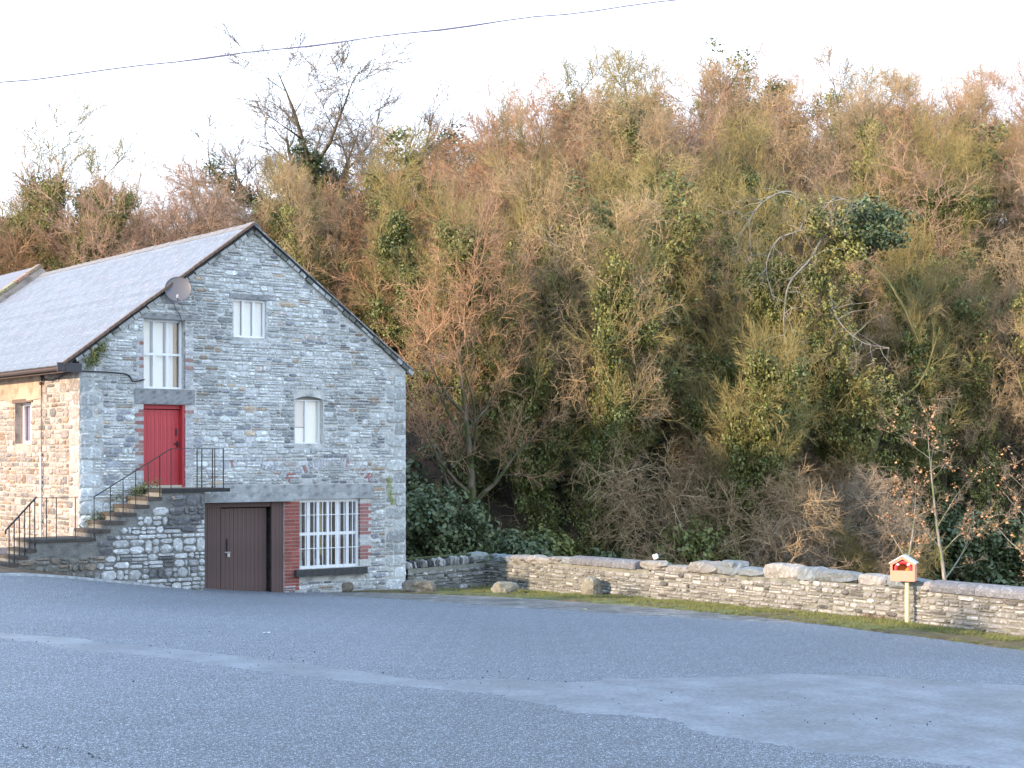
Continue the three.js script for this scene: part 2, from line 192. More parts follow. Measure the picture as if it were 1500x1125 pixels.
// ------------------------------------------------------------------ masonry
// one rubble stone lying in a wall plane: x along, y up, z out of the wall
function stoneArr(x0, x1, y0, y1, depth, col, out, round = 0) {
  const w = x1 - x0, h = y1 - y0, cx = (x0 + x1) / 2, cy = (y0 + y1) / 2, mn = Math.min(w, h), P = [];
  const c = () => mn * rr(0.12 + round, 0.42 + round * 0.3);
  for (const [sx, sy, f] of [[1, -1, 0], [1, 1, 1], [-1, 1, 0], [-1, -1, 1]]) { const a = [sx * w / 2, sy * (h / 2 - c())], b = [sx * (w / 2 - c() * (w > 1.6 * h ? 1.5 : 1)), sy * h / 2]; P.push(...(f ? [a, b] : [b, a])); }
  const j = mn * 0.05, ring = (k, z, zj) => P.map(([x, y]) => [cx + (x + rr(-j, j)) * k, cy + (y + rr(-j, j)) * (k - (1 - k) * 0.6), z + rr(-zj, zj)]);
  const r0 = ring(1, -0.03, 0), r1 = r0.map((p) => [p[0], p[1], depth * 0.45]), b = Math.min(0.2, 0.03 / mn + 0.06), r2 = ring(1 - b, depth, depth * 0.25), mid = [cx + rr(-0.1, 0.1) * w, cy + rr(-0.1, 0.1) * h, depth * rr(0.95, 1.3)];
  const ou = R() * 7, ov = R() * 7;
  const tri = (...q) => { for (const p of q) { out.pos.push(...p); out.uv.push(p[0] + ou + p[2] * 0.7, p[1] + ov + p[2] * 0.7); out.col.push(...col); } };
  for (let i = 0; i < 8; i++) { const k = (i + 1) % 8; tri(r0[i], r0[k], r1[k]); tri(r0[i], r1[k], r1[i]); tri(r1[i], r1[k], r2[k]); tri(r1[i], r2[k], r2[i]); tri(r2[i], r2[k], mid); }
}
const arr = () => ({ pos: [], uv: [], col: [] }), bake = (o) => raw(o.pos, o.uv, o.col);
// courses of random rubble; allowed(y) lists the open intervals of x at a height
function courses(y0, y1, allowed, hMin, hMax, wMin, wMax, gap) {
  const list = []; let y = y0;
  while (y < y1 - 0.03) {
    const h = Math.min(rr(hMin, hMax), y1 - y), ya = y + gap / 2, yb = y + h - gap / 2, A = allowed(ya), B = allowed(yb);
    for (const a of A) for (const b of B) {
      const lo = Math.max(a[0], b[0]), hi = Math.min(a[1], b[1]); let x = lo;
      while (x < hi - 0.04) {
        let w = rr(wMin, wMax) * (R() < 0.25 ? 0.55 : 1); if (hi - x - w < wMin * 0.6) w = hi - x; w = Math.min(w, hi - x);
        const g = gap / 2;
        if (h > hMin * 1.55 && R() < 0.45) { const m = ya + (yb - ya) * rr(0.35, 0.65); list.push([x + g, x + w - g, ya, m - g, R()], [x + g, x + w - g, m + g, yb, R()]); }
        else list.push([x + g, x + w - g, ya + (R() < 0.4 ? rr(0, 0.02) : 0), yb - (R() < 0.4 ? rr(0, 0.02) : 0), R()]);
        x += w;
      }
    }
    y += h;
  }
  return list.filter((s) => s[1] - s[0] > 0.03 && s[3] - s[2] > 0.02);
}
function lay(list, parent, mat, depth, colour, most, xf, rest = 'small_stones', round = 0) {       // the largest as parts, the rest as one
  list.sort((a, b) => (b[1] - b[0]) * (b[3] - b[2]) - (a[1] - a[0]) * (a[3] - a[2]));
  const left = arr();
  list.forEach((s, i) => { const o = i < most ? arr() : left; stoneArr(s[0], s[1], s[2], s[3], rr(depth[0], depth[1]), colour(s), o, s[5] === 'q' ? -0.09 : round); if (i < most) { const g = bake(o); if (xf) g.applyMatrix4(xf); mesh('stone', g, mat, parent); } });
  if (left.pos.length) { const g = bake(left); if (xf) g.applyMatrix4(xf); tag(mesh(rest, g, mat, parent), null, null, null, 'stuff'); }
}
const cut = (ivs, a, b) => ivs.flatMap(([x, y]) => (b <= x || a >= y ? [[x, y]] : [[x, a], [b, y]].filter((q) => q[1] - q[0] > 0.05)));
function brickArr(x0, x1, y0, y1, z, col, o) { const g = new THREE.BoxGeometry(x1 - x0, y1 - y0, 0.1).toNonIndexed(); g.translate((x0 + x1) / 2, (y0 + y1) / 2, z - 0.05); const p = g.attributes.position; for (let i = 0; i < p.count; i++) { o.pos.push(p.getX(i), p.getY(i), p.getZ(i)); o.uv.push(p.getX(i) * 1.3 + p.getZ(i), p.getY(i) * 1.3 + p.getZ(i)); o.col.push(...col); } }

// ------------------------------------------------------------------ THE MILL BUILDING
const TH = Math.atan2(0.615, 0.789), BW = 8.9, BL = 13.6, EAVE = 5.72, APX = 4.42, RIDGE = 8.98;
const mill = thing('mill_building', 'old rubble stone mill with slate roof and red first floor door', 'building');
mill.position.set(-9.8, 0, -35.56); mill.rotation.y = TH;
const toWorld = (x, y, z) => V(x, y, z).applyAxisAngle(V(0, 1, 0), TH).add(V(-9.8, 0, -35.56));
const rakeY = (x) => x < APX ? lerp(EAVE, RIDGE, x / APX) : lerp(RIDGE, EAVE + 0.05, (x - APX) / (BW - APX));
const rakeX = (y) => y <= EAVE ? [0, BW] : [APX * (y - EAVE) / (RIDGE - EAVE), BW - (BW - APX) * (y - EAVE) / (RIDGE - EAVE)];
const OP = { tall: [1.56, 2.62, 5.08, 6.71], attic: [3.89, 4.79, 6.38, 7.31], mid: [5.59, 6.4, 3.81, 4.92], door: [1.56, 2.62, 2.76, 4.71], bars: [5.71, 7.5, 0.68, 2.41] };
const GATE = [2.55, 5.28, 2.38];
let gable;
{
  const s = new THREE.Shape(); s.moveTo(0, -0.7); s.lineTo(GATE[0], -0.7); s.lineTo(GATE[0], GATE[2]); s.lineTo(GATE[1], GATE[2]); s.lineTo(GATE[1], -0.7); s.lineTo(BW, -0.7); s.lineTo(BW, EAVE); s.lineTo(APX, RIDGE); s.lineTo(0, EAVE); s.closePath();
  for (const k of ['tall', 'attic', 'door', 'bars', 'mid']) { const [a, b, c, d] = OP[k], h = new THREE.Path(); h.moveTo(a, c); h.lineTo(b, c); h.lineTo(b, d); if (k === 'mid') h.quadraticCurveTo((a + b) / 2, d + 0.14, a, d); else h.lineTo(a, d); h.closePath(); s.holes.push(h); }
  const g = new THREE.ExtrudeGeometry(s, { depth: 0.5, bevelEnabled: false, curveSegments: 6 }); g.translate(0, 0, -0.5);
  gable = mesh('gable_wall', g, mMortarG, mill);
  tag(gable, 'grey lime-washed rubble gable wall');
  const ops = [...Object.values(OP).map((o) => [o[0] - 0.02, o[1] + 0.02, o[2] - 0.03, o[3] + (o === OP.mid ? 0.13 : 0.03)]), [GATE[0], 7.86, 2.34, 2.78], [GATE[0] - 0.05, GATE[1], -1, 2.5], [5.28, 5.73, 0.3, 2.45], [7.48, 7.82, 0.85, 2.42], [5.55, 7.65, 0.44, 0.72], [1.3, 2.9, 4.69, 5.1], [1.36, 1.58, 2.8, 4.7], [1.4, 1.58, 5.1, 6.3], [2.6, 2.82, 2.76, 6.5]];
  const allowed = (y) => { let iv = [rakeX(y + 0.03)].map(([a, b]) => [a + 0.02, b - 0.02]).filter((q) => q[1] - q[0] > 0.1); for (const o of ops) if (y > o[2] && y < o[3]) iv = cut(iv, o[0], o[1]); const q = y > 0 ? Math.floor(y / 0.31) % 2 : 0; if (y < EAVE) iv = iv.map(([a, b]) => [a < 0.05 ? a + (q ? 0.55 : 0.34) : a, b > BW - 0.06 ? b - (q ? 0.36 : 0.62) : b]); return iv.filter((k) => k[1] - k[0] > 0.06); };
  const list = courses(-0.2, RIDGE - 0.12, allowed, 0.055, 0.16, 0.12, 0.44, 0.02);
  for (let k = -1; k < 18; k++) { const y = k * 0.31, q = ((k % 2) + 2) % 2; if (y + 0.31 < EAVE) { list.push([0, (q ? 0.55 : 0.34) - 0.02, y + 0.012, y + 0.298, rr(0.3, 0.8), 'q'], [BW - (q ? 0.36 : 0.62) + 0.02, BW, y + 0.012, y + 0.298, rr(0.3, 0.8), 'q']); } }     // quoins
  const tone = (s) => { const k = s[4], v = rr(0.5, 0.8), n = fbm((s[0]) * 0.7, s[2] * 0.9, 91, 3); const b = v * lerp(0.72, 1.32, sstep(n, 0.25, 0.75)); if (k < 0.035) return [b * 0.85, b * 0.68, b * 0.5]; if (k < 0.15) return [b * 0.5, b * 0.52, b * 0.55]; if (k < 0.17) return [b * 0.78, b * 0.7, b * 0.64]; if (k > 0.84) return [0.76, 0.78, 0.76]; return [b * 0.95, b * 0.985, b * 0.94]; };
  lay(list, gable, mStone, [0.006, 0.034], tone, 300, null, 'small_stones', 0.05);
  // brick dressings: pier beside the gate, jambs, and two flat arches buried in the wall above the lintel
  const red = () => { const v = rr(0.75, 1.15); return [0.40 * v, 0.115 * v, 0.085 * v]; }, pale = () => { const v = rr(0.85, 1.1), t = R(); return t < 0.12 ? [0.5 * v, 0.3 * v, 0.26 * v] : [0.6 * v, 0.6 * v, 0.6 * v]; };
  mesh('pier_mortar', bx(5.285, 5.715, -0.6, 2.4, -0.1, -0.004), M([0.5, 0.42, 0.38], 0.95, { map: rep(tMortar, 1) }), gable);
  for (let k = 0; k < 26; k++) { const y = 0.08 + k * 0.0885; const sp = k % 2 ? [5.285, 5.5, 5.715] : [5.285, 5.395, 5.61, 5.715]; if (y + 0.078 > 2.39) break; for (let i = 0; i + 1 < sp.length; i++) { const o = arr(); brickArr(sp[i] + 0.006, sp[i + 1] - 0.006, y, y + 0.076, 0.012 + rr(-0.003, 0.003), red(), o); mesh('brick', bake(o), mBrick, gable); } }
  const jamb = (x0, x1, y0, y1, p, z = 0.01) => { const o = arr(); for (let y = y0, k = 0; y + 0.08 < y1; y += 0.09, k++) { const e = k % 2 ? 0 : 0.09; if (R() < 0.9) brickArr(x0 + (x0 < OP.bars[1] - 1 && x1 < 2 ? 0.1 - e : 0), x1 - (x1 > 2 ? e : 0), y, y + 0.075, z + rr(-0.004, 0.004), R() < p ? red().map((c) => c * 0.9 + 0.1) : pale(), o); } tag(mesh('jamb_bricks', bake(o), mBrick, gable), null, null, null, 'stuff'); };
  jamb(7.5, 7.83, 0.86, 2.38, 0.55); jamb(1.34, 1.56, 2.8, 4.66, 0.35); jamb(1.36, 1.56, 5.1, 6.3, 0.45); jamb(2.62, 2.84, 2.8, 4.66, 0.0); jamb(2.62, 2.82, 5.1, 6.5, 0.0);
  for (const [x0, x1] of [[2.9, 5.45], [5.55, 7.75]]) { const c = (x0 + x1) / 2, w = (x1 - x0) / 2, rise = 0.42, rad = (w * w + rise * rise) / (2 * rise), cy = 2.84 + rise - rad, n = 30; for (let k = 0; k < n; k++) { const a = Math.asin(w / rad) * (-1 + 2 * (k + 0.5) / n), g = new THREE.BoxGeometry(0.068, 0.21, 0.08); paint(g, k < 2 || k > n - 3 ? red().map((q) => q + 0.1) : pale()); g.translate(0, rad + 0.1, 0); g.rotateZ(-a); g.translate(c, cy, -0.024 + rr(-0.004, 0.004)); if (c + Math.sin(a) * rad > 3.25) mesh('arch_brick', boxUV(g), mBrick, gable); } }
  // rendered bands and lintels
  mesh('gate_lintel', bx(2.5, 5.46, 2.385, 2.6, -0.3, 0.16), mConcrete, gable);
  mesh('window_lintel', bx(5.465, 7.9, 2.42, 2.6, -0.2, 0.05), mConcrete, gable);
  mesh('render_band', bx(3.3, 7.86, 2.603, 2.79, -0.1, 0.03), mConcrete, gable);
  mesh('door_lintel', bx(1.34, 2.86, 4.72, 5.07, -0.3, 0.022), mRender, gable);
  mesh('upper_lintel', bx(1.4, 2.9, 6.715, 6.84, -0.3, 0.025), mRender, gable);
  mesh('attic_lintel', bx(3.78, 4.92, 7.315, 7.43, -0.3, 0.022), mRender, gable);
  mesh('window_sill', bx(5.56, 7.64, 0.5, 0.67, -0.1, 0.14), M([0.1, 0.1, 0.1], 0.95, { map: rep(tMortar, 1.5), bumpMap: rep(tStoneB, 3), bumpScale: 0.02 }), gable);
}
// the side wall, sunlit, with patched plaster under the eaves
const SW = [-3.99, -2.92, 3.8, 4.8];                                  // window: z0 z1 y0 y1
{
  const s = new THREE.Shape(); s.moveTo(0.5, -0.7); s.lineTo(BL, -0.7); s.lineTo(BL, EAVE); s.lineTo(0.5, EAVE); s.closePath();
  const h = new THREE.Path(); h.moveTo(-SW[1], SW[2]); h.lineTo(-SW[0], SW[2]); h.lineTo(-SW[0], SW[3]); h.lineTo(-SW[1], SW[3]); h.closePath(); s.holes.push(h);
  const g = new THREE.ExtrudeGeometry(s, { depth: 0.5, bevelEnabled: false }); g.rotateY(Math.PI / 2);            // shape x becomes local -z
  const side = mesh('side_wall', g, mMortarS, mill); tag(side, 'warm buff rubble side wall with patched plaster');
  const xf = new THREE.Matrix4().makeRotationY(-Math.PI / 2);                                                       // wall x -> +z, out -> -x
  const allowed = (y) => { const q = y > 0 ? Math.floor(y / 0.31) % 2 : 0; let iv = [[-BL, -(q ? 0.36 : 0.6)]]; if (y > SW[2] - 0.1 && y < SW[3] + 0.16) iv = cut(iv, SW[0] - 0.03, SW[1] + 0.03); const pl = 4.3 + 0.5 * fbm(y * 2, 3, 5, 2); if (y > 4.85) iv = cut(iv, -BL - 1, -2.35 + 0.25 * Math.sin(y * 7)); return iv; };
  const list = courses(0.2, EAVE - 0.05, allowed, 0.09, 0.24, 0.16, 0.48, 0.026);
  for (let k = 0; k < 18; k++) { const y = k * 0.31, q = k % 2; if (y + 0.31 < EAVE) list.push([-(q ? 0.36 : 0.6) + 0.02, 0, y + 0.012, y + 0.298, 0.5]); }
  const tone = (s) => { const v = rr(0.5, 0.92), k = s[4]; if (k < 0.1) return [0.52 * v, 0.37 * v, 0.25 * v]; if (k < 0.25) return [0.42 * v, 0.39 * v, 0.36 * v]; return [0.65 * v, 0.56 * v, 0.485 * v]; };
  list.forEach((s) => { s[5] = s[0]; });
  const near = list.filter((s) => s[1] > -6), far = list.filter((s) => s[1] <= -6);
  lay(near, side, mStone, [0.008, 0.035], tone, 260, xf); lay(far, side, mStone, [0.008, 0.035], tone, 0, xf, 'far_stones');
  { const p = new THREE.PlaneGeometry(1, 1, 60, 8), a = p.attributes.position; for (let i = 0; i < a.count; i++) { const z = lerp(-BL, -2.2, a.getX(i) + 0.5), t = a.getY(i) + 0.5, bot = 4.86 + 0.16 * (fbm(z * 1.3, 1, 3, 3) - 0.5); a.setXYZ(i, -0.022 - 0.012 * fbm(z * 2, t * 3, 8, 2), lerp(bot, EAVE - 0.02, t), z); } const uv = p.attributes.uv; for (let i = 0; i < a.count; i++) uv.setXY(i, a.getZ(i), a.getY(i)); p.computeVertexNormals(); mesh('plaster', p, mPlaster, side); }
  mesh('lintel', bx(-0.03, 0.3, SW[3], SW[3] + 0.09, SW[0] - 0.12, SW[1] + 0.12), mTimber, side);
  const w = new THREE.Group(); w.name = 'side_window'; mill.add(w); const X = 0.2;
  for (const [z0, z1, y0, y1] of [[SW[0], SW[0] + 0.07, SW[2], SW[3]], [SW[1] - 0.07, SW[1], SW[2], SW[3]], [SW[0] + 0.07, SW[1] - 0.07, SW[2], SW[2] + 0.07], [SW[0] + 0.07, SW[1] - 0.07, SW[3] - 0.07, SW[3]], [-3.49, -3.42, SW[2] + 0.07, SW[3] - 0.07]]) mesh('frame', bx(X, X + 0.06, y0, y1, z0, z1), mWhite, w);
  for (const [z0, z1] of [[SW[0] + 0.07, -3.49], [-3.42, SW[1] - 0.07]]) mesh('pane', bx(X + 0.025, X + 0.035, SW[2] + 0.07, SW[3] - 0.07, z0, z1), mGlass, w);
  mesh('blind', bx(X + 0.1, X + 0.12, SW[2], SW[3], SW[0], SW[1]), M([0.3, 0.27, 0.42], 0.9), w);
}
mesh('rear_walls', mergeGeometries([bx(BW - 0.5, BW, -0.7, EAVE, -BL, -0.5), bx(0.5, BW - 0.5, -0.7, EAVE, -BL, -BL + 0.4)]), mMortarG, mill);
mesh('floor_slab', bx(0.5, BW - 0.5, 2.66, 2.74, -BL + 0.4, -0.5), mTimber, mill);

// windows and doors of the gable
function casement(name, [x0, x1, y0, y1], z, cols, rows, f, b, blind, parent = mill) {
  const w = new THREE.Group(); w.name = name; parent.add(w);
  mesh('frame', mergeGeometries([bx(x0, x0 + f, y0, y1, z - 0.06, z), bx(x1 - f, x1, y0, y1, z - 0.06, z), bx(x0 + f, x1 - f, y0, y0 + f, z - 0.06, z), bx(x0 + f, x1 - f, y1 - f, y1, z - 0.06, z)]), mWhite, w);
  const iw = (x1 - x0 - 2 * f - b * (cols - 1)) / cols, ih = (y1 - y0 - 2 * f - b * (rows - 1)) / rows;
  for (let i = 1; i < cols; i++) mesh('glazing_bar', bx(x0 + f + i * iw + (i - 1) * b, x0 + f + i * (iw + b), y0 + f, y1 - f, z - 0.055, z - 0.005), mWhite, w);
  for (let j = 1; j < rows; j++) for (let i = 0; i < cols; i++) mesh('cross_bar', bx(x0 + f + i * (iw + b), x0 + f + i * (iw + b) + iw, y0 + f + j * ih + (j - 1) * b, y0 + f + j * (ih + b), z - 0.052, z - 0.008), mWhite, w);
  for (let j = 0; j < rows; j++) for (let i = 0; i < cols; i++) { const a = x0 + f + i * (iw + b), c = y0 + f + j * (ih + b); mesh('pane', bx(a, a + iw, c, c + ih, z - 0.034, z - 0.028), mGlass, w); }
  if (blind) blind(w, x0, x1, y0, y1, z);
  return w;
}
casement('tall_window', OP.tall, -0.2, 3, 2, 0.05, 0.055, (w, a, b, c, d, z) => { for (let i = 0; i < 3; i++) mesh('blind', bx(a + 0.02 + i * 0.335, a + 0.3 + i * 0.335 - (i === 2 ? 0.08 : 0), c, d, z - 0.13, z - 0.12), mBlind, w); mesh('curtain', bx(b - 0.16, b - 0.05, c, d, z - 0.16, z - 0.14), mCurtain, w); mesh('room_screen', bx(a, b, c, d, z - 0.22, z - 0.2), M([0.5, 0.55, 0.6], 0.9), w); });
casement('attic_window', OP.attic, -0.08, 3, 1, 0.05, 0.06, (w, a, b, c, d, z) => { for (let i = 0; i < 3; i++) mesh('blind', bx(a + 0.02 + i * 0.29, a + 0.27 + i * 0.29, c, d, z - 0.12, z - 0.1), mBlind, w); mesh('room_screen', bx(a, b, c, d, z - 0.2, z - 0.18), M([0.35, 0.4, 0.45], 0.9), w); });
casement('board_window', [OP.mid[0], OP.mid[1], OP.mid[2], OP.mid[3] - 0.01], -0.16, 2, 1, 0.035, 0.05, (w, a, b, c, d, z) => { mesh('board', bx(a, (a + b) / 2 - 0.02, c + 0.42, d, z - 0.1, z - 0.08), M([0.66, 0.6, 0.53], 0.85), w); mesh('board', bx((a + b) / 2, b, c, d, z - 0.1, z - 0.08), M([0.8, 0.78, 0.66], 0.85), w); mesh('board', bx(a, (a + b) / 2 - 0.02, c, c + 0.4, z - 0.1, z - 0.08), M([0.78, 0.74, 0.68], 0.85), w); });
{ const [a, b, , d] = OP.mid, g = new THREE.Shape(); g.moveTo(a, d - 0.01); g.lineTo(b, d - 0.01); g.quadraticCurveTo((a + b) / 2, d + 0.14, a, d - 0.01); const e = new THREE.ExtrudeGeometry(g, { depth: 0.05, bevelEnabled: false }); e.translate(0, 0, -0.2); mesh('arch_filler', e, M([0.3, 0.29, 0.25], 0.9), mill); }
{ // barred ground floor window
  const w = casement('barred_window', [OP.bars[0], OP.bars[1], OP.bars[2], OP.bars[3]], -0.1, 6, 2, 0.07, 0.075);
  for (let i = 0; i < 14; i++) { const x = OP.bars[0] + 0.075 + i * 0.126; mesh('security_bar', bar(V(x, OP.bars[2] + 0.01, -0.045), V(x, OP.bars[3] - 0.05, -0.045), 0.011), mWhite, w); }
  for (const y of [1.18, 2.02]) mesh('security_rail', bar(V(OP.bars[0], y, -0.03), V(OP.bars[1], y, -0.03), 0.009), mWhite, w);
  mesh('room_lining', mergeGeometries([bx(5.3, 8.2, 0.3, 2.6, -2.6, -2.5), bx(5.3, 8.3, 0.2, 0.3, -2.5, -0.52), bx(5.25, 5.3, 0.3, 2.6, -2.5, -0.52), bx(8.2, 8.3, 0.3, 2.6, -2.5, -0.52), bx(5.3, 8.2, 2.6, 2.65, -2.6, -0.52)]), M([0.42, 0.4, 0.37], 0.9), w);
  mesh('shelf', bx(5.5, 7.9, 0.6, 0.66, -0.5, -0.18), M([0.3, 0.3, 0.3], 0.8), w);
  const bot = new THREE.LatheGeometry([[0, 0], [0.07, 0], [0.075, 0.2], [0.03, 0.3], [0.028, 0.38], [0, 0.39]].map((p) => new THREE.Vector2(...p)), 10); bot.translate(6.42, 0.66, -0.32); mesh('bottle', bot, mWhite, w);
  const jar = new THREE.LatheGeometry([[0, 0], [0.06, 0], [0.06, 0.16], [0.05, 0.2], [0, 0.2]].map((p) => new THREE.Vector2(...p)), 10); jar.translate(5.95, 0.66, -0.35); mesh('jar', jar, M([0.35, 0.4, 0.45], 0.4), w);
  mesh('drape', bx(6.5, 6.62, 1.0, 2.4, -0.4, -0.37), M([0.4, 0.36, 0.15], 0.9), w);
}
{ // red plank door in its red frame
  const d = new THREE.Group(); d.name = 'red_door'; mill.add(d); tag(d, 'weathered red plank door at the head of the stone stair'); const [a, b, c, e] = OP.door;
  for (let i = 0; i < 6; i++) { const x = a + 0.05 + i * 0.158; mesh('plank', bx(x + 0.002, x + 0.156, c + 0.06, e - 0.12, -0.25, -0.2 - rr(0, 0.004)), mRed, d); }
  mesh('door_frame', mergeGeometries([bx(a, a + 0.048, c, e, -0.28, -0.15), bx(b - 0.06, b - 0.002, c, e, -0.28, -0.03), bx(a + 0.048, b - 0.06, e - 0.1, e, -0.28, -0.15)]), mRed, d);
  mesh('threshold', bx(a + 0.05, b - 0.062, c, c + 0.055, -0.3, -0.05), M([0.45, 0.38, 0.28], 0.9), d);
  mesh('lock_plate', bx(b - 0.16, b - 0.13, 3.98, 4.15, -0.2, -0.185), mIron, d); mesh('handle', mergeGeometries([bx(b - 0.2, b - 0.1, 3.78, 3.81, -0.19, -0.15), bx(b - 0.13, b - 0.1, 3.7, 3.85, -0.2, -0.17)]), mIron, d);
}
{ // brown plank gate: fixed side panel, a leaf standing slightly inward, a boarded jamb
  const gt = new THREE.Group(); gt.name = 'plank_gate'; mill.add(gt); tag(gt, 'dark brown plank gate standing slightly open under the concrete lintel'); const y0 = 0.16, y1 = 2.37;
  mesh('head_rail', bx(GATE[0], 4.94, 2.26, 2.38, -0.16, -0.06), mGateWood, gt);
  for (let i = 0; i < 9; i++) mesh('plank', bx(GATE[0] + i * 0.115 + 0.002, GATE[0] + (i + 1) * 0.115 - 0.002, y0, 2.255, -0.12, -0.08 - rr(0, 0.004)), mGateWood, gt);
  const leaf = new THREE.Group(); leaf.name = 'gate_leaf'; gt.add(leaf); leaf.position.set(3.6, 0, -0.1); leaf.rotation.y = 0.075;
  for (let i = 0; i < 11; i++) mesh('plank', bx(i * 0.118 + 0.003, (i + 1) * 0.118 - 0.003, y0, 2.23, -0.03, 0.012 - rr(0, 0.005)), mGateWood, leaf);
  mesh('pull_handle', bx(0.15, 0.175, 1.2, 1.5, 0.014, 0.04), mIron, leaf); mesh('padlock', bx(0.16, 0.23, 1.06, 1.15, 0.014, 0.05), M([0.4, 0.4, 0.4], 0.4, { metalness: 0.8 }), leaf); mesh('hasp', bx(0.1, 0.26, 1.16, 1.185, 0.014, 0.028), M([0.3, 0.3, 0.3], 0.5, { metalness: 0.8 }), leaf);
  for (let i = 0; i < 3; i++) mesh('jamb_board', bx(4.95 + i * 0.11, 4.95 + (i + 1) * 0.11 - 0.006, 0.12, 2.375, -0.1, -0.03 - i * 0.003), mGateWood, gt);
  mesh('passage_lining', mergeGeometries([bx(2.5, 2.55, -0.3, 2.6, -3, -0.5), bx(5.2, 5.24, -0.3, 2.6, -3, -0.5), bx(2.5, 5.24, -0.3, 2.6, -3.05, -3), bx(2.5, 5.24, 2.6, 2.65, -3, -0.5), bx(2.5, 5.24, -0.3, 0.08, -3, -0.5)]), mRender, gt);
}
// ------------------------------------------------------------------ roof
{
  const roof = new THREE.Group(); roof.name = 'roof'; mill.add(roof);
  const OX = 0.42, up = (t) => [lerp(-OX, APX, t), lerp(EAVE - OX * 0.74 + 0.14, RIDGE + 0.16, t)];        // t along the left slope from eave to ridge
  const LEN = Math.hypot(APX + OX, RIDGE + 0.16 - (EAVE - OX * 0.74 + 0.14)), ang = Math.atan2(RIDGE + 0.02 - EAVE + OX * 0.74, APX + OX);
  const deck = new THREE.Shape(); deck.moveTo(up(0)[0], up(0)[1] - 0.05); deck.lineTo(APX, RIDGE + 0.1); deck.lineTo(BW + 0.14, EAVE + 0.02); deck.lineTo(BW + 0.14, EAVE - 0.08); deck.lineTo(APX, RIDGE + 0.005); deck.lineTo(up(0)[0], up(0)[1] - 0.13); deck.closePath();
  const dg = new THREE.ExtrudeGeometry(deck, { depth: BL - 0.05, bevelEnabled: false }); dg.translate(0, 0, -BL + 0.02); mesh('roof_deck', dg, M([0.1, 0.09, 0.085], 0.9), roof);
  const NC = 25, ex = LEN / NC, sw = 0.3, all = [], far = [];
  for (let c = 0; c < NC; c++) for (let k = 0; k * sw < BL + 0.2; k++) { const z1 = 0.1 - k * sw + (c % 2 ? sw / 2 : 0), z0 = z1 - sw; if (z1 > 0.26) continue; const zt = Math.min(z1, 0.1); const g = new THREE.BoxGeometry(ex * 1.25, 0.03, zt - z0 - 0.005); const v = rr(0.9, 1.08) * (c % 3 ? 1 : 0.95), t = R(); paint(g, t < 0.06 ? [0.27 * v, 0.27 * v, 0.295 * v] : [0.245 * v, 0.268 * v, 0.3 * v]); g.rotateZ(0.05 + rr(-0.004, 0.004)); g.translate(0, rr(0, 0.003), 0); g.rotateZ(ang); const [x, y] = up((c + 0.5) / NC); g.translate(x, y + 0.014, (z0 + zt) / 2); (z0 > -9 && all.length < 300 && (c * 7 + k * 3) % 2 === 0 ? all : far).push(boxUV(g)); }
  for (const g of all) mesh('slate', g, mSlate, roof);
  tag(mesh('slates', mergeGeometries(far), mSlate, roof), null, null, null, 'stuff');
  const rs = []; for (let c = 0; c < 25; c++) for (let k = 0; k < 34; k++) { const g = new THREE.BoxGeometry(0.3, 0.011, 0.39); g.rotateZ(0.026); g.rotateZ(-Math.atan2(RIDGE - EAVE + 0.2, BW + 0.3 - APX)); const t = (c + 0.5) / 25; g.translate(lerp(BW + 0.15, APX, t), lerp(EAVE + 0.03, RIDGE + 0.13, t), 0.1 - (k + 0.5) * 0.4); paint(g, [0.24, 0.245, 0.27]); rs.push(boxUV(g)); }
  tag(mesh('far_slope_slates', mergeGeometries(rs), mSlate, roof), null, null, null, 'stuff');
  for (let k = 0; k < 30; k++) { const z = 0.1 - k * 0.455; if (z - 0.45 < -BL) break; const s = new THREE.Shape(); s.moveTo(-0.17, -0.12); s.lineTo(0, 0.025); s.lineTo(0.17, -0.12); s.lineTo(0.15, -0.14); s.lineTo(0, 0); s.lineTo(-0.15, -0.14); s.closePath(); const g = new THREE.ExtrudeGeometry(s, { depth: 0.447, bevelEnabled: false }); g.translate(APX, RIDGE + 0.2 + rr(-0.006, 0.006), z - 0.447); mesh('ridge_tile', boxUV(g), M([0.27, 0.26, 0.25], 0.9, { map: rep(tStone, 2) }), roof); }
  // verges: timber batten over a pointed fillet of stones
  const vl = (t, o, z) => { const [x, y] = up(t); return V(x + Math.sin(ang) * -o * -1 * 0, y + o, z); };
  { const n = 9; for (let i = 0; i < n; i++) { const a = vl(i / n, 0.035, 0.09), b = vl((i + 1) / n - 0.004, 0.035, 0.09), g = new THREE.BoxGeometry(a.distanceTo(b), 0.055, 0.1); g.rotateZ(ang); g.translate((a.x + b.x) / 2, (a.y + b.y) / 2 + rr(-0.006, 0.006), 0.08); mesh('verge_board', boxUV(g), mTimber, roof); } }
  const fil = (sgn, n) => { for (let i = 0; i < n; i++) { const t = (i + 0.5) / n, x = sgn < 0 ? lerp(-0.1, APX - 0.02, t) : lerp(APX + 0.02, BW + 0.22, t), y = rakeY(clamp(x, 0, BW)) + (x < 0 ? -x * -0.74 : x > BW ? (x - BW) * -0.72 : 0), g = new THREE.BoxGeometry(APX / n * 1.26 * rr(0.8, 0.98), rr(0.06, 0.1), 0.12); paint(g, R() < 0.25 ? [0.2, 0.21, 0.18] : [0.6, 0.62, 0.58].map((c, i, a) => c * (a.k ??= rr(0.7, 1.1)))); g.rotateZ(sgn < 0 ? 0.633 : -0.625); g.translate(x, y + 0.015 + rr(-0.012, 0.012), 0.015 + rr(-0.01, 0.02)); mesh('verge_stone', boxUV(g), mStone, roof); } };
  fil(-1, 26); fil(1, 26);
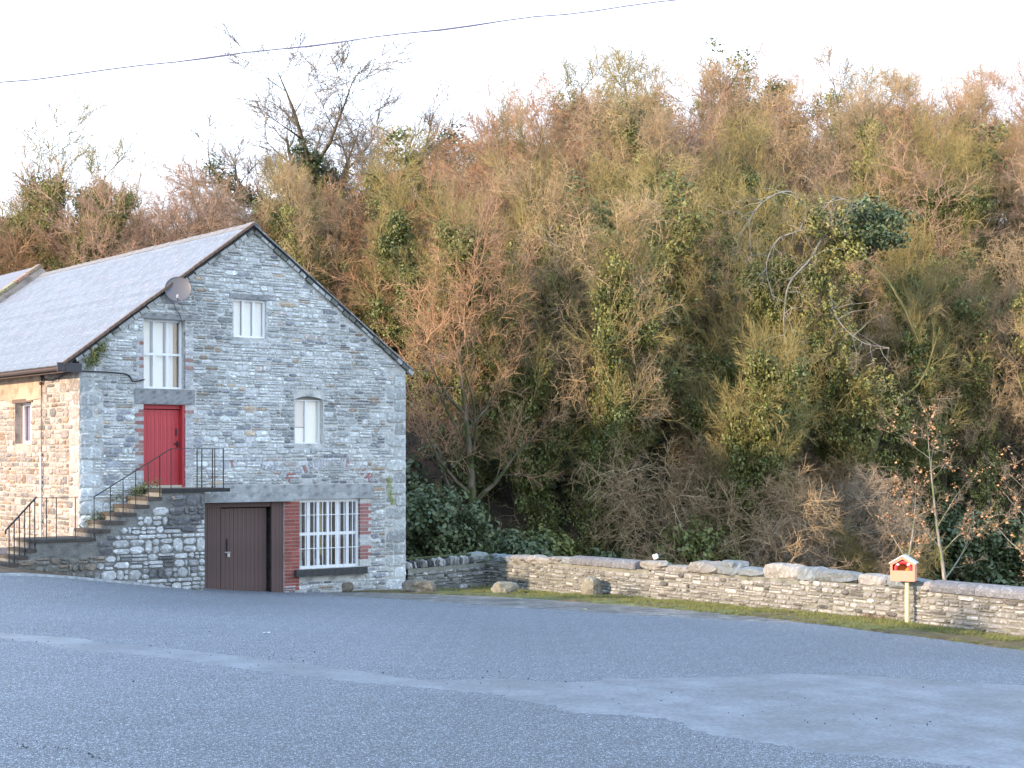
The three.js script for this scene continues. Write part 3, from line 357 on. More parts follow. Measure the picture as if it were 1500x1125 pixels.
  for (let i = 0; i < 24; i++) { const t = (i + 0.5) / 24, g = new THREE.BoxGeometry(0.27, 0.016, 0.12); paint(g, [0.5, 0.52, 0.49].map((c, i, a) => c * (a.k ??= rr(0.6, 1.2)))); g.rotateZ(-0.63 + rr(-0.02, 0.02)); g.translate(lerp(APX, BW + 0.15, t), lerp(RIDGE + 0.12, EAVE + 0.03, t) + 0.02, 0.06); mesh('verge_slate', boxUV(g), mSlate, roof); }
  // gutter and fascia along the lit eave
  const gu = new THREE.Shape(); gu.absarc(0, 0, 0.065, Math.PI, 0, false); gu.lineTo(0.055, 0); gu.absarc(0, 0, 0.055, 0, Math.PI, true); gu.closePath(); const gg = new THREE.ExtrudeGeometry(gu, { depth: BL, bevelEnabled: false }); gg.translate(-0.49, up(0)[1] - 0.06, -BL + 0.12); mesh('gutter', gg, M([0.1, 0.07, 0.06], 0.5), roof);
  mesh('fascia', bx(-0.4, -0.36, EAVE - 0.34, EAVE - 0.19, -BL, 0.1), M([0.24, 0.16, 0.12], 0.8, { map: rep(tWood, 1) }), roof); mesh('soffit', bx(-0.36, 0, EAVE - 0.3, EAVE - 0.27, -BL, 0.06), M([0.2, 0.14, 0.1], 0.9), roof); mesh('eave_end', bx(-0.55, 0.02, EAVE - 0.33, EAVE - 0.12, 0.06, 0.1), M([0.06, 0.055, 0.055], 0.7), roof);
}
// ------------------------------------------------------------------ adjoining building up the road, only its raised verge shows
{
  const b = thing('adjoining_building', 'adjoining range with raised mossy roof verge beyond the slate roof', 'building'); b.position.copy(mill.position); b.rotation.y = TH;
  const s = new THREE.Shape(); s.moveTo(0, -0.7); s.lineTo(BW, -0.7); s.lineTo(BW, EAVE + 0.35); s.lineTo(APX, RIDGE + 0.42); s.lineTo(0, EAVE + 0.35); s.closePath();
  const g = new THREE.ExtrudeGeometry(s, { depth: 12, bevelEnabled: false }); g.translate(0, 0, -BL - 12.05); mesh('wall', g, mMortarS, b);
  const a = 0.633; for (let i = 0; i < 12; i++) { const t = (i + 0.5) / 12, q = new THREE.BoxGeometry(0.46, 0.09, 0.34); paint(q, [0.42 * rr(0.8, 1.1), 0.34 * rr(0.8, 1.1), 0.2]); q.rotateZ(a); q.translate(lerp(-0.4, APX, t), lerp(EAVE + 0.1, RIDGE + 0.5, t), -BL - 0.17); mesh('verge_stone', boxUV(q), mStone, b); }
  const r = []; for (let c = 0; c < 24; c++) for (let k = 0; k < 30; k++) { const q = new THREE.BoxGeometry(0.31, 0.012, 0.39); q.rotateZ(a + 0.026); const t = (c + 0.5) / 24; q.translate(lerp(-0.45, APX, t), lerp(EAVE + 0.04, RIDGE + 0.46, t), -BL - 0.36 - (k + 0.5) * 0.395); paint(q, [0.24, 0.245, 0.27]); r.push(boxUV(q)); } tag(mesh('slates', mergeGeometries(r), mSlate, b), null, null, null, 'stuff');
}
// ------------------------------------------------------------------ STONE STAIR
const stair = thing('stone_staircase', 'rough stone stair with blackened steps climbing to the red door', 'staircase'); stair.position.copy(mill.position); stair.rotation.y = TH;
const SF = 1.17, stepsUp = []; for (let k = 0; k < 6; k++) stepsUp.push([-0.1 + k * 0.31, 1.70 + (k + 1) * 0.175]);
const stepTop = (x) => { if (x < -1.45) return x < -2.05 ? -1 : 1.12 + Math.floor((x + 2.05) / 0.2 + 1) * 0.145; if (x < -0.1) return 1.7; return Math.min(2.75, 1.70 + Math.floor((x + 0.1) / 0.31 + 1) * 0.175); };
const mStepTop = M([0.12, 0.1, 0.085], 0.95, { map: rep(tMortar, 1.2), bumpMap: rep(tStoneB, 3), bumpScale: 0.015 });
{
  const s = new THREE.Shape(); s.moveTo(-2.05, -0.3); s.lineTo(-2.05, 1.17); for (let k = 0; k < 3; k++) { s.lineTo(-2.05 + k * 0.2, 1.2 + k * 0.145); s.lineTo(-1.85 + k * 0.2, 1.2 + k * 0.145); } s.lineTo(-1.45, 1.63); s.lineTo(-0.1, 1.63); for (let k = 0; k < 6; k++) { s.lineTo(-0.1 + k * 0.31, 1.63 + (k + 1) * 0.175); s.lineTo(-0.1 + (k + 1) * 0.31, 1.63 + (k + 1) * 0.175); } s.lineTo(2.54, 2.66); s.lineTo(2.54, -0.3); s.closePath();
  const g = new THREE.ExtrudeGeometry(s, { depth: SF - 0.01, bevelEnabled: false }); g.translate(0, 0, 0.005); const body = mesh('stair_wall', g, mMortarD, stair);
  const xf = new THREE.Matrix4().makeTranslation(0, 0, SF - 0.005);
  const allowed = (y) => { const lo = y < 1.2 ? -2.03 : y < 1.34 ? -1.84 : y < 1.5 ? -1.64 : y < 1.6 ? -1.42 : -0.1 + (y - 1.6) / 0.175 * 0.31 + 0.02; const gl = lerp(1.05, 0.35, clamp((lo + 2) / 4.6, 0, 1)); return lo < 2.4 ? [[lo, 2.53]] : []; };
  const list = courses(0.02, 2.62, allowed, 0.09, 0.34, 0.11, 0.42, 0.02).filter((q) => q[3] > 1.0 - 0.17 * (q[0] + 2) );
  const tone = (q) => { const v = rr(0.75, 1.1), k = q[4], st = fbm(q[0] * 1.1 + 5, q[2] * 1.3, 77, 3) + 0.12 * (q[2] - 1.7); if (q[0] < -0.15) return k < 0.4 ? [0.36 * v, 0.3 * v, 0.23 * v] : [0.25 * v, 0.24 * v, 0.2 * v]; if (st > 0.64) return [0.2 * v, 0.2 * v, 0.2 * v]; if (k < 0.15) return [0.36 * v, 0.36 * v, 0.35 * v]; return [0.66 * v, 0.67 * v, 0.64 * v]; };
  lay(list, body, mStone, [0.02, 0.06], tone, 300, xf, 'small_stones', 0.08);
  for (const [x, y] of stepsUp.slice(0, 5)) mesh('step', bx(x - 0.03, x + 0.33, y - 0.075, y, 0.01, SF + 0.02), mStepTop, stair);
  mesh('upper_landing', bx(1.44, 3.16, 2.67, 2.755, 0.01, SF + 0.05), M([0.06, 0.058, 0.055], 0.95, { map: rep(tMortar, 1.2), bumpMap: rep(tStoneB, 3), bumpScale: 0.02 }), stair);
  mesh('lower_landing', bx(-1.5, -0.13, 1.635, 1.7, 0.01, SF + 0.04), M([0.11, 0.1, 0.085], 0.95, { map: rep(tMortar, 1.2), bumpMap: rep(tStoneB, 3), bumpScale: 0.02 }), stair);
  for (let k = 0; k < 3; k++) mesh('step', bx(-2.07 + k * 0.2, -1.84 + k * 0.2, 1.2 + k * 0.145 - 0.06, 1.2 + k * 0.145 + 0.012, 0.01, SF + 0.02), mStepTop, stair);
}
// railings, each bar a part
function railing(label, posts, rail, r = 0.011) {
  const t = thing('iron_railing', label, 'railing', null); t.position.copy(mill.position); t.rotation.y = TH;
  posts.forEach(([x, y0, y1, z = SF - 0.06]) => mesh('baluster', bar(V(x, y0 - 0.06, z), V(x, y1, z), r), mIron, t));
  rail.forEach(([a, b, q = 0.013]) => mesh('handrail', bar(V(...a), V(...b), q), mIron, t)); return t;
}
{
  const z = SF - 0.06, ry = (x) => lerp(2.6, 3.67, (x + 0.12) / 1.84), P = [-0.12, 0.26, 0.56, 0.86, 1.16, 1.44, 1.72];
  railing('black iron stair railing climbing to the red door', [...P.map((x) => [x, stepTop(x), ry(x)]), [-0.55, 1.7, 2.6], [-0.98, 1.7, 2.6], [-1.2, 1.7, 2.6]], [[[-0.12, 2.6, z], [1.72, 3.67, z]], [[-1.4, 2.6, z], [-0.12, 2.6, z], 0.006], [[1.72, 3.67, z], [2.37, 3.67, z], 0.006]]);
  railing('black iron railing on the landing above the brown gate', [[2.37, 2.755, 3.68], [2.49, 2.755, 3.68], [2.76, 2.755, 3.68], [3.04, 2.755, 3.68], [3.08, 2.755, 3.68, 0.6]], [[[2.37, 3.67, z], [3.05, 3.67, z], 0.008], [[3.06, 3.67, z], [3.08, 3.67, 0.1], 0.008]], 0.014);
  const ly = (x) => lerp(1.93, 2.62, (x + 2.08) / 0.66);
  railing('short iron handrail at the foot of the stair', [-2.02, -1.91, -1.8, -1.68, -1.57, -1.46].map((x, i) => [x, Math.max(1.2, stepTop(x)), ly(x)]), [[[-2.1, 1.91, z], [-1.42, 2.62, z], 0.02], [[-2.1, 1.91, z], [-2.09, 1.84, z], 0.02]], 0.013);
}
// ------------------------------------------------------------------ BOUNDARY WALL
const bw = thing('boundary_wall', 'long low rubble wall with boulder coping beside the yard', 'wall');
{
  const tops = [[-1, 0.76], [0, 0.76], [1.7, 0.82], [4.46, 0.95], [7.2, 0.97], [8.77, 1.0], [10.5, 1.06], [12.3, 1.08], [14.1, 1.12], [18.5, 1.13], [24, 1.15], [40, 1.3]], top = (s) => { for (let i = 0; i + 1 < tops.length; i++) if (s <= tops[i + 1][0]) return lerp(tops[i][1], tops[i + 1][1], (s - tops[i][0]) / (tops[i + 1][0] - tops[i][0])); return 1.3; };
  const run = (o, dir, len, topOf, copH, name, seedTone, isMain) => {
    const xf = new THREE.Matrix4().makeBasis(V(dir[0], 0, dir[1]), V(0, 1, 0), V(-dir[1], 0, dir[0])).setPosition(o[0], 0, o[1]);
    const at = (s, off = 0) => [o[0] + dir[0] * s - dir[1] * off, o[1] + dir[1] * s + dir[0] * off];
    const pos = [], uv = [], idx = [], n = Math.round(len / 0.5);
    for (let i = 0; i <= n; i++) { const s = len * i / n, t = topOf(s) - copH, g = gy(...at(s)); for (const [y, z] of [[g - 1.9, -0.42], [t, -0.42], [t, 0], [g - 0.4, 0]]) { pos.push(s, y, z); uv.push(s + z, y); } if (i) for (let k = 0; k < 3; k++) { const a = (i - 1) * 4 + k; idx.push(a, a + 1, a + 4, a + 1, a + 5, a + 4); } }
    const g = raw(pos, uv, null, idx).toNonIndexed(); g.computeVertexNormals(); g.applyMatrix4(xf); const body = mesh(name, g, mMortarW, bw);
    const allowed = (y) => { const iv = []; let a = null; for (let s = 0; s <= len; s += 0.1) { const ok = y > gy(...at(s)) - 0.06 && y < topOf(s) - copH + 0.01; if (ok && a === null) a = s; if ((!ok || s + 0.1 > len) && a !== null) { if (s - a > 0.15) iv.push([a, s]); a = null; } } return iv; };
    const list = courses(-0.4, 1.3, allowed, 0.06, 0.2, 0.1, 0.42, 0.022), nearL = list.filter((q) => q[0] < 19.5), farL = list.filter((q) => q[0] >= 19.5);
    const tone = (q) => { const v = rr(0.7, 1.15), k = q[4], w = isMain ? sstep(q[0], 1, 9) : 0; if (k < 0.12) return [0.16 * v, 0.15 * v, 0.14 * v]; if (k > 0.85) return [0.6 * v, 0.58 * v, 0.54 * v]; return [lerp(0.34, 0.42, w) * v, lerp(0.34, 0.4, w) * v, lerp(0.31, 0.37, w) * v]; };
    lay(nearL, body, mStone, [0.012, 0.05], tone, isMain ? 240 : 60, xf, 'small_stones', 0.06); if (farL.length) lay(farL, body, mStone, [0.012, 0.05], tone, 0, xf, 'far_stones');
    return { xf, at, body };
  };
  const C0 = [-2.72, -41.05], d0 = [WA[0] - C0[0], WA[1] - C0[1]], l0 = Math.hypot(...d0), A = run(C0, [d0[0] / l0, d0[1] / l0], l0, () => 0.78, 0.24, 'short_run', 0, false), B = run(WA, WD, 34, top, 0.19, 'long_run', 1, true);
  const rock = (w, h, d, seed, flat = 0.25) => { const g = new THREE.IcosahedronGeometry(1, 2), p = g.attributes.position; for (let i = 0; i < p.count; i++) { let x = p.getX(i), y = p.getY(i), z = p.getZ(i); const e = Math.pow(Math.abs(x) ** 3.6 + Math.abs(y) ** 3.6 + Math.abs(z) ** 3.6, -1 / 3.6), n = 1 + 0.62 * (fbm(x * 2.1 + seed * 3.1 + 9, y * 2.1 + z * 1.7 + seed + 9, 3, 4) - 0.5); x *= e * n; y *= e * n; z *= e * n; p.setXYZ(i, x * w / 2, Math.max(y, -1 + flat) * h / 2, z * d / 2); } const ng = g; ng.computeVertexNormals(); const uv = ng.attributes.uv; for (let i = 0; i < p.count; i++) uv.setXY(i, p.getX(i) + seed, p.getY(i) + p.getZ(i)); return ng; };
  // cock-and-hen coping on the short run
  for (let x = 0.03, k = 0; x < l0 - 0.5; k++) { const w = rr(0.07, 0.15), h = rr(0.22, 0.3); const o = arr(); stoneArr(-w / 2, w / 2, 0, h, 0.2, (R() < 0.3 ? [0.14, 0.14, 0.13] : [0.5, 0.5, 0.47]).map((c, i, a) => c * (a.k ??= rr(0.7, 1.1))), o); const g = bake(o); const g2 = g.clone().rotateY(Math.PI); const m = mergeGeometries([g, g2]); m.rotateZ(rr(-0.1, 0.1)); m.translate(x + w / 2, 0.51, -0.2); m.applyMatrix4(A.xf); mesh('upright_coping_stone', m, mStone, bw); x += w + 0.012; }
  { const mt = bx(0, l0 - 0.55, 0.775, 0.81, -0.3, -0.08); mt.applyMatrix4(A.xf); mesh('moss_cap', mt, M([0.16, 0.2, 0.05], 0.97, { map: rep(tDirt, 1), bumpMap: rep(tDirt, 2), bumpScale: 0.03 }), bw); }
  { const g = paint(rock(0.75, 0.3, 0.46, 5), [0.3, 0.32, 0.28]); g.translate(l0 - 0.2, 0.68, -0.2); g.applyMatrix4(A.xf); mesh('coping_stone', g, mStone, bw); }
  // coping of the long run: rubble, dressed dark slabs, big boulders, slabs again
  let s = 0.1; const slabs = [[4.15, 7.0], [16.3, 34]];
  while (s < 33.5) {
    const inSlab = slabs.find((q) => s >= q[0] && s < q[1]);
    if (inSlab) { const L = Math.min(rr(0.85, 1.3), inSlab[1] - s + 0.01), sh = new THREE.Shape(); sh.moveTo(-0.46, 0); sh.lineTo(0.06, 0); sh.lineTo(0.06, 0.09); sh.quadraticCurveTo(0.05, 0.2, -0.2, 0.21); sh.quadraticCurveTo(-0.45, 0.2, -0.46, 0.09); sh.closePath(); const g = new THREE.ExtrudeGeometry(sh, { depth: L - 0.012, bevelEnabled: false, curveSegments: 5 }); g.rotateY(-Math.PI / 2); g.scale(1, 1, -1); const gi = g.index ? g.toNonIndexed() : g; const p = gi.attributes.position; for (let i = 0; i < p.count; i += 3) { const a = [p.getX(i), p.getY(i), p.getZ(i)]; p.setXYZ(i, p.getX(i + 1), p.getY(i + 1), p.getZ(i + 1)); p.setXYZ(i + 1, ...a); } gi.translate(L, 0, 0); const bb = (() => { gi.computeBoundingBox(); return gi.boundingBox; })(); gi.translate(-bb.min.x, 0, -bb.max.z + 0.06); gi.rotateZ(Math.atan2(top(s + L) - top(s), L)); gi.translate(s, top(s) - 0.195, 0); paint(gi, [0.22, 0.222, 0.23].map((c, i, a) => c * (a.k ??= rr(0.85, 1.15)))); gi.applyMatrix4(B.xf); mesh('dressed_coping', boxUV(gi), mStone, bw); s += L; continue; }
    const big = s > 7, L = big ? rr(0.45, 1.2) : rr(0.3, 0.7), next = slabs.find((q) => q[0] > s), LL = next ? Math.min(L, next[0] - s + 0.05) : L, h = big ? rr(0.2, 0.38) : rr(0.18, 0.28), col = (R() < 0.5 ? [0.27, 0.3, 0.3] : [0.36, 0.34, 0.3]).map((c, i, a) => c * (a.k ??= rr(0.8, 1.15)));
    const g = paint(rock(LL + 0.03, h, rr(0.42, 0.55), s * 3.3 + 1), col, 0.12); g.translate(s + LL / 2, top(s + LL / 2) - 0.2 + h * 0.36, -0.2); g.applyMatrix4(B.xf); mesh('coping_stone', g, mStone, bw); s += LL;
  }
  // loose stones on the verge and by the wall
  for (const [label, x, z, w, h, d, ry, c] of [['flat brown boulder lying on the moss near the gable corner', -2.35, -39.9, 0.95, 0.36, 0.55, 0.2, [0.27, 0.23, 0.17]], ['low flat-topped boulder in the middle of the mossy verge', -0.17, -39.6, 0.8, 0.34, 0.55, 0.5, [0.3, 0.28, 0.21]], ['upright rounded boulder leaning close to the boundary wall', 1.95, -38.55, 0.68, 0.55, 0.5, 1.0, [0.33, 0.3, 0.22]], ['small mossy rock beside the lifebuoy post', 8.15, -30.0, 0.52, 0.38, 0.4, 0.3, [0.24, 0.25, 0.19]], ['dark boulder under the barred window', -4.35, -40.05, 0.75, 0.27, 0.4, -0.6, [0.22, 0.18, 0.13]]]) {
    const g = paint(rock(w * 0.82, h * 1.1, d * 0.85, x * 7 + 3, 0.12), c, 0.25); const m = mesh('boulder', g, mStone); m.position.set(x, gy(x, z) + h * 0.38, z); m.rotation.y = ry; tag(m, label, 'boulder', 'boulders on the verge');
  }
  { const g = paint(rock(0.13, 0.14, 0.11, 8), [0.8, 0.8, 0.8]); g.rotateZ(0.4); const m = mesh('white_stone', g, mStone); const [x, z] = B.at(7.55, -0.15); m.position.set(x, top(7.55) + 0.12, z); tag(m, 'small white stone perched on the boundary wall coping', 'stone'); }
}
// ------------------------------------------------------------------ LIFEBUOY BOX
{
  const t = thing('lifebuoy_housing', 'white and orange lifebuoy box on a pale yellow post', 'lifebuoy'); const x = 7.5, z = -30.05; t.position.set(x, gy(x, z), z); t.rotation.y = -0.42;
  const white = M([0.6, 0.27, 0.17], 0.55), orange = M([0.85, 0.28, 0.04], 0.6), s = new THREE.Shape(); s.moveTo(-0.23, 0); s.lineTo(0.23, 0); s.lineTo(0.23, 0.33); s.lineTo(0, 0.47); s.lineTo(-0.23, 0.33); s.closePath();
  const h = new THREE.Path(); h.moveTo(-0.19, 0.2); h.lineTo(0.19, 0.2); h.lineTo(0.19, 0.31); h.lineTo(0, 0.42); h.lineTo(-0.19, 0.31); h.closePath(); s.holes.push(h);
  const fr = new THREE.ExtrudeGeometry(s, { depth: 0.02, bevelEnabled: false }); fr.translate(0, 0.85, 0.13); mesh('front_panel', fr, white, t);
  mesh('rear_panel', (() => { const q = new THREE.Shape(); q.moveTo(-0.225, 0); q.lineTo(0.225, 0); q.lineTo(0.225, 0.325); q.lineTo(0, 0.46); q.lineTo(-0.225, 0.325); q.closePath(); const g = new THREE.ExtrudeGeometry(q, { depth: 0.02, bevelEnabled: false }); g.translate(0, 0.852, -0.13); return g; })(), orange, t);
  mesh('side_panel', bx(-0.228, -0.208, 0.852, 1.18, -0.108, 0.128), white, t); mesh('side_panel', bx(0.208, 0.228, 0.852, 1.18, -0.108, 0.128), white, t); mesh('bottom_panel', bx(-0.206, 0.206, 0.852, 0.87, -0.108, 0.128), white, t);
  for (const sg of [-1, 1]) { const g = bx(-0.145, 0.145, -0.012, 0.012, -0.16, 0.17); g.rotateZ(-sg * 0.547); g.translate(sg * 0.125, 1.262, 0); mesh('roof_panel', g, M([0.6, 0.56, 0.56], 0.5), t); }
  const ring = new THREE.TorusGeometry(0.145, 0.042, 10, 28); ring.translate(0, 1.07, 0.06); mesh('lifebuoy', ring, M([0.7, 0.05, 0.06], 0.5), t);
  for (let k = 0; k < 4; k++) { const b = new THREE.TorusGeometry(0.145, 0.045, 8, 5, 0.28); b.rotateZ(k * Math.PI / 2 + 0.65); b.translate(0, 1.07, 0.06); mesh('reflective_band', b, M([0.8, 0.8, 0.8], 0.4), t); }
  mesh('seam_strip', bx(0.03, 0.036, 0.86, 1.04, 0.15, 0.154), M([0.5, 0.4, 0.38], 0.6), t);
  const post = new THREE.CylinderGeometry(0.04, 0.042, 1.1, 14); post.translate(0.06, 0.3, 0); mesh('post', post, M([0.72, 0.66, 0.36], 0.6), t);
}
// ------------------------------------------------------------------ dish, cables, pipes
{
  const t = thing('satellite_dish', 'grey round satellite dish on the gable above the tall window', 'satellite dish'); t.position.copy(toWorld(2.46, 7.38, 0)); t.rotation.y = TH - 0.55;
  const pr = []; for (let i = 0; i <= 10; i++) { const r = 0.3 * i / 10; pr.push(new THREE.Vector2(r, r * r * 0.55)); } pr.push(new THREE.Vector2(0.305, 0.06), new THREE.Vector2(0.29, 0.035), new THREE.Vector2(0, -0.012));
  const g = new THREE.LatheGeometry(pr, 32); g.rotateX(Math.PI / 2 - 0.25); g.translate(0, 0.02, 0.24); mesh('dish', g, M([0.1, 0.1, 0.11], 0.5), t);
  mesh('wall_bracket', mergeGeometries([bar(V(-0.1, -0.25, 0.02), V(-0.1, -0.02, 0.2), 0.016), bar(V(-0.1, -0.42, 0.03), V(-0.1, -0.22, 0.03), 0.02)]), M([0.45, 0.45, 0.46], 0.4, { metalness: 0.7 }), t);
  mesh('feed_arm', bar(V(0, -0.24, 0.3), V(0.02, -0.2, 0.56), 0.011), mIron, t); mesh('feed_horn', bar(V(0.02, -0.2, 0.52), V(0.02, -0.13, 0.55), 0.026), M([0.5, 0.5, 0.5], 0.5), t);
  const c = thing('dish_cable', 'thin black cable running from the dish bracket into the tall window', 'cable'); mesh('lead', limb([[2.3, 7.1, 0.04], [2.36, 6.95, 0.035], [2.46, 6.85, 0.03], [2.5, 6.72, 0.03], [2.45, 6.6, -0.1]].map((p) => toWorld(...p)), [0.007, 0.007, 0.007, 0.007, 0.007], 5), mIron, c);
}
{
  const c = thing('wall_cable', 'black cable looped from the side wall across the gable corner', 'cable');
  const P = [[-0.05, 5.3, -2.05], [-0.06, 5.28, -1.4], [-0.06, 5.4, -0.6], [-0.06, 5.42, 0.03], [0.3, 5.42, 0.05], [0.9, 5.41, 0.04], [1.18, 5.36, 0.04], [1.27, 5.23, 0.04], [1.4, 5.24, 0.04], [1.57, 5.28, 0.03]].map((p) => toWorld(...p)), cv = new THREE.CatmullRomCurve3(P); mesh('cable_run', limb(cv.getPoints(50), Array(51).fill(0.016), 6), mIron, c);
  for (const [y, dz] of [[5.5, 0], [5.36, 0.05], [5.22, -0.03]]) { const i = new THREE.SphereGeometry(0.05, 10, 8); i.scale(1, 0.8, 1); i.translate(...toWorld(-0.07, y, -2.1 + dz).toArray()); mesh('insulator', i, M([0.1, 0.06, 0.05], 0.3), c); }
  const p = thing('conduit_pipe', 'thin wall pipe down the sunlit side wall, lower half pale metal', 'pipe'); mesh('upper_pipe', bar(toWorld(-0.05, 3.55, -2.15), toWorld(-0.05, 5.6, -2.15), 0.014), M([0.2, 0.17, 0.15], 0.6), p); mesh('lower_pipe', bar(toWorld(-0.06, 1.0, -2.15), toWorld(-0.06, 3.6, -2.15), 0.026), M([0.6, 0.6, 0.62], 0.4, { metalness: 0.4 }), p); for (const y of [3.5, 2.7, 1.9]) mesh('pipe_clip', bar(toWorld(-0.06, y, -2.15), toWorld(-0.06, y + 0.06, -2.15), 0.034), M([0.4, 0.4, 0.4], 0.5), p);
}
// ------------------------------------------------------------------ overhead wire and its pole; the terrace at its other end is added for shade
{
  const a = V(-22.9, 5.17, -15.65), b = V(15.8, 12.75, -26), n = 90, P = []; for (let i = 0; i <= n; i++) { const t = i / n, p = a.clone().lerp(b, t); p.y -= 0.12 * 4 * t * (1 - t); p.y += 0.02 * Math.sin(t * 140) * hash2(i, 3); P.push(p); }
  const w = thing('overhead_wire', 'ragged overhead wire strung across the sky above the mill', 'wire'); mesh('wire_strand', limb(P, P.map((_, i) => (hash2(i, 5) < 0.2 ? 0.014 : 0.009)), 5), M([0.16, 0.14, 0.2], 0.7), w);
  const f = []; for (let i = 4; i < n; i++) { const p = P[i], k = hash2(i, 9); if (k < 0.8) f.push(bar(p, p.clone().add(V(0.05 * (hash2(i, 11) - 0.5), (k < 0.4 ? -1 : 1) * (0.05 + 0.06 * hash2(i, 12)), 0)), 0.004, 4)); } tag(mesh('frayed_barbs', mergeGeometries(f), M([0.16, 0.14, 0.2], 0.7), w), null, null, null, 'stuff');
  const p = thing('utility_pole', 'tall timber pole carrying the overhead wire', 'pole'); mesh('shaft', limb([V(15.8, 0, -26), V(15.8, 13, -26)], [0.16, 0.11], 12), mTimber, p); mesh('cross_arm', bx(15.2, 16.4, 12.6, 12.72, -25.94, -25.84), mTimber, p);
}
{  // unseen row of houses, added and sized to keep the low sun off the road
  const d = V(0.6, 0, 0.8).normalize(), mk = (i) => {
    const h = thing('added_shade_house', ['unseen cream terrace house nearest the mill added to shade the road', 'unseen cream terrace house in mid row added to shade the road', 'unseen cream terrace house at the far end added to shade the road'][i], 'house', 'unseen terrace houses added to shade the road');
    h.position.set(-27.4, 0, -21.6).addScaledVector(d, i * 10.4); h.position.y = gy(h.position.x, h.position.z) + 0.05; h.rotation.y = Math.atan2(-d.z, d.x);
    const cream = M([0.6, 0.55, 0.45], 0.9, { map: rep(tMortar, 0.4) }), s = new THREE.Shape(); s.moveTo(0, 0); s.lineTo(-8, 0); s.lineTo(-8, 5.6); s.lineTo(-4, 8.0); s.lineTo(0, 5.6); s.closePath();
    const g = new THREE.ExtrudeGeometry(s, { depth: 10.36, bevelEnabled: false }); g.rotateY(Math.PI / 2); g.translate(0, 0, 0); mesh('wall', g, cream, h);
    const rf = new THREE.Shape(); rf.moveTo(0.35, 5.4); rf.lineTo(-4, 8.02); rf.lineTo(-8.35, 5.4); rf.lineTo(-8.35, 5.54); rf.lineTo(-4, 8.18); rf.lineTo(0.35, 5.54); rf.closePath(); const rg = new THREE.ExtrudeGeometry(rf, { depth: 10.36, bevelEnabled: false }); rg.rotateY(Math.PI / 2); const roof = mesh('roof', rg, M([0.2, 0.2, 0.22], 0.6, { map: rep(tStone, 1) }), h); mesh('chimney', bx(4.6, 5.6, 7.5, 9.0, 3.6, 4.4), mRender, roof);
    for (const [x, y0, y1, w] of [[1.2, 1.0, 2.2, 1.0], [7.6, 1.0, 2.2, 1.0], [1.2, 3.4, 4.5, 0.9], [4.6, 3.4, 4.5, 0.9], [7.6, 3.4, 4.5, 0.9]]) { const wn = mesh('window', bx(x, x + w, y0, y1, -0.02, 0.03), mWhite, h); mesh('pane', bx(x + 0.08, x + w - 0.08, y0 + 0.08, y1 - 0.08, 0.031, 0.034), M([0.1, 0.11, 0.12], 0.06), wn); }
    mesh('door', bx(4.6, 5.5, 0.3, 2.35, -0.02, 0.03), M([0.08, 0.12, 0.2], 0.5), h);
  }; for (let i = 0; i < 3; i++) mk(i);
}
// ------------------------------------------------------------------ litter and grit on the road
{
  const spots = []; for (let k = 0; k < 60; k++) { const t = R(), w = rr(-1, 1) ** 3 * 0.3; spots.push([lerp(-3.7, -2.3, t) + w, lerp(-11.05, -10.0, t) + w + rr(-0.05, 0.05) + 0.1 * Math.sin(t * 9)]); }
  for (let k = 0; k < 150; k++) { const x = rr(-9, 9), z = -rr(10.5, 30), tr = R(); if (tr < 0.4) spots.push([x, z]); else { const t = R(); const sx = lerp(-6.6, 4, t), sz = lerp(-20.3, -14.5, t) + rr(-1.2, 1.2); spots.push([sx, sz]); } }
  const im = new THREE.InstancedMesh(new THREE.IcosahedronGeometry(0.009, 0), M([0.05, 0.045, 0.04], 0.9), spots.length), m4 = new THREE.Matrix4(), q = new THREE.Quaternion(); spots.forEach(([x, z], i) => { const k = rr(0.3, 1.2) * (i < 60 ? 0.7 : 1); q.setFromAxisAngle(V(1, 0.3, 0.2).normalize(), rr(0, 6)); im.setMatrixAt(i, m4.compose(V(x, gy(x, z) + 0.008, z), q, V(k, k * 0.6, k))); }); im.name = 'gravel'; put(im); tag(im, 'dark grit scattered over the tarmac', 'gravel', null, 'stuff');
  const paper = (x, z, s, c, label) => { const g = new THREE.PlaneGeometry(s, s * 0.7, 4, 3), p = g.attributes.position; for (let i = 0; i < p.count; i++) p.setZ(i, 0.35 * s * fbm(p.getX(i) * 14 + x, p.getY(i) * 14, 3, 2)); g.rotateX(-Math.PI / 2); g.computeVertexNormals(); const m = mesh('litter_scrap', g, M(c, 0.8)); m.position.set(x, gy(x, z) + 0.01, z); tag(m, label, 'litter'); };
  paper(-3.51, -22.45, 0.1, [0.8, 0.8, 0.8], 'white paper scrap lying on the tarmac in front of the gate'); paper(1.5, -32.35, 0.09, [0.75, 0.7, 0.25], 'yellow scrap lying on the gravel margin');
}
// ------------------------------------------------------------------ TREES
const twig = (rgb) => M(rgb, 0.9), TW = { pink: twig([0.42, 0.275, 0.18]), tan: twig([0.39, 0.28, 0.155]), olive: twig([0.27, 0.22, 0.08]), grey: twig([0.32, 0.25, 0.17]), russet: twig([0.37, 0.22, 0.12]) };
const mBark = M([0.23, 0.185, 0.12], 0.95, { map: rep(tBark, 2, 1), bumpMap: rep(tBark, 2, 1), bumpScale: 0.03 }), mMossBark = M([0.24, 0.215, 0.085], 0.95, { map: rep(tBark, 2, 1), bumpMap: rep(tBark, 2, 1), bumpScale: 0.03 }), mPaleBark = M([0.5, 0.46, 0.39], 0.9, { map: rep(tBark, 2, 1), bumpMap: rep(tBark, 2, 1), bumpScale: 0.03 });
const leafM = (rgb) => new THREE.MeshPhysicalMaterial({ color: new THREE.Color().setRGB(...rgb), roughness: 0.55, vertexColors: true });
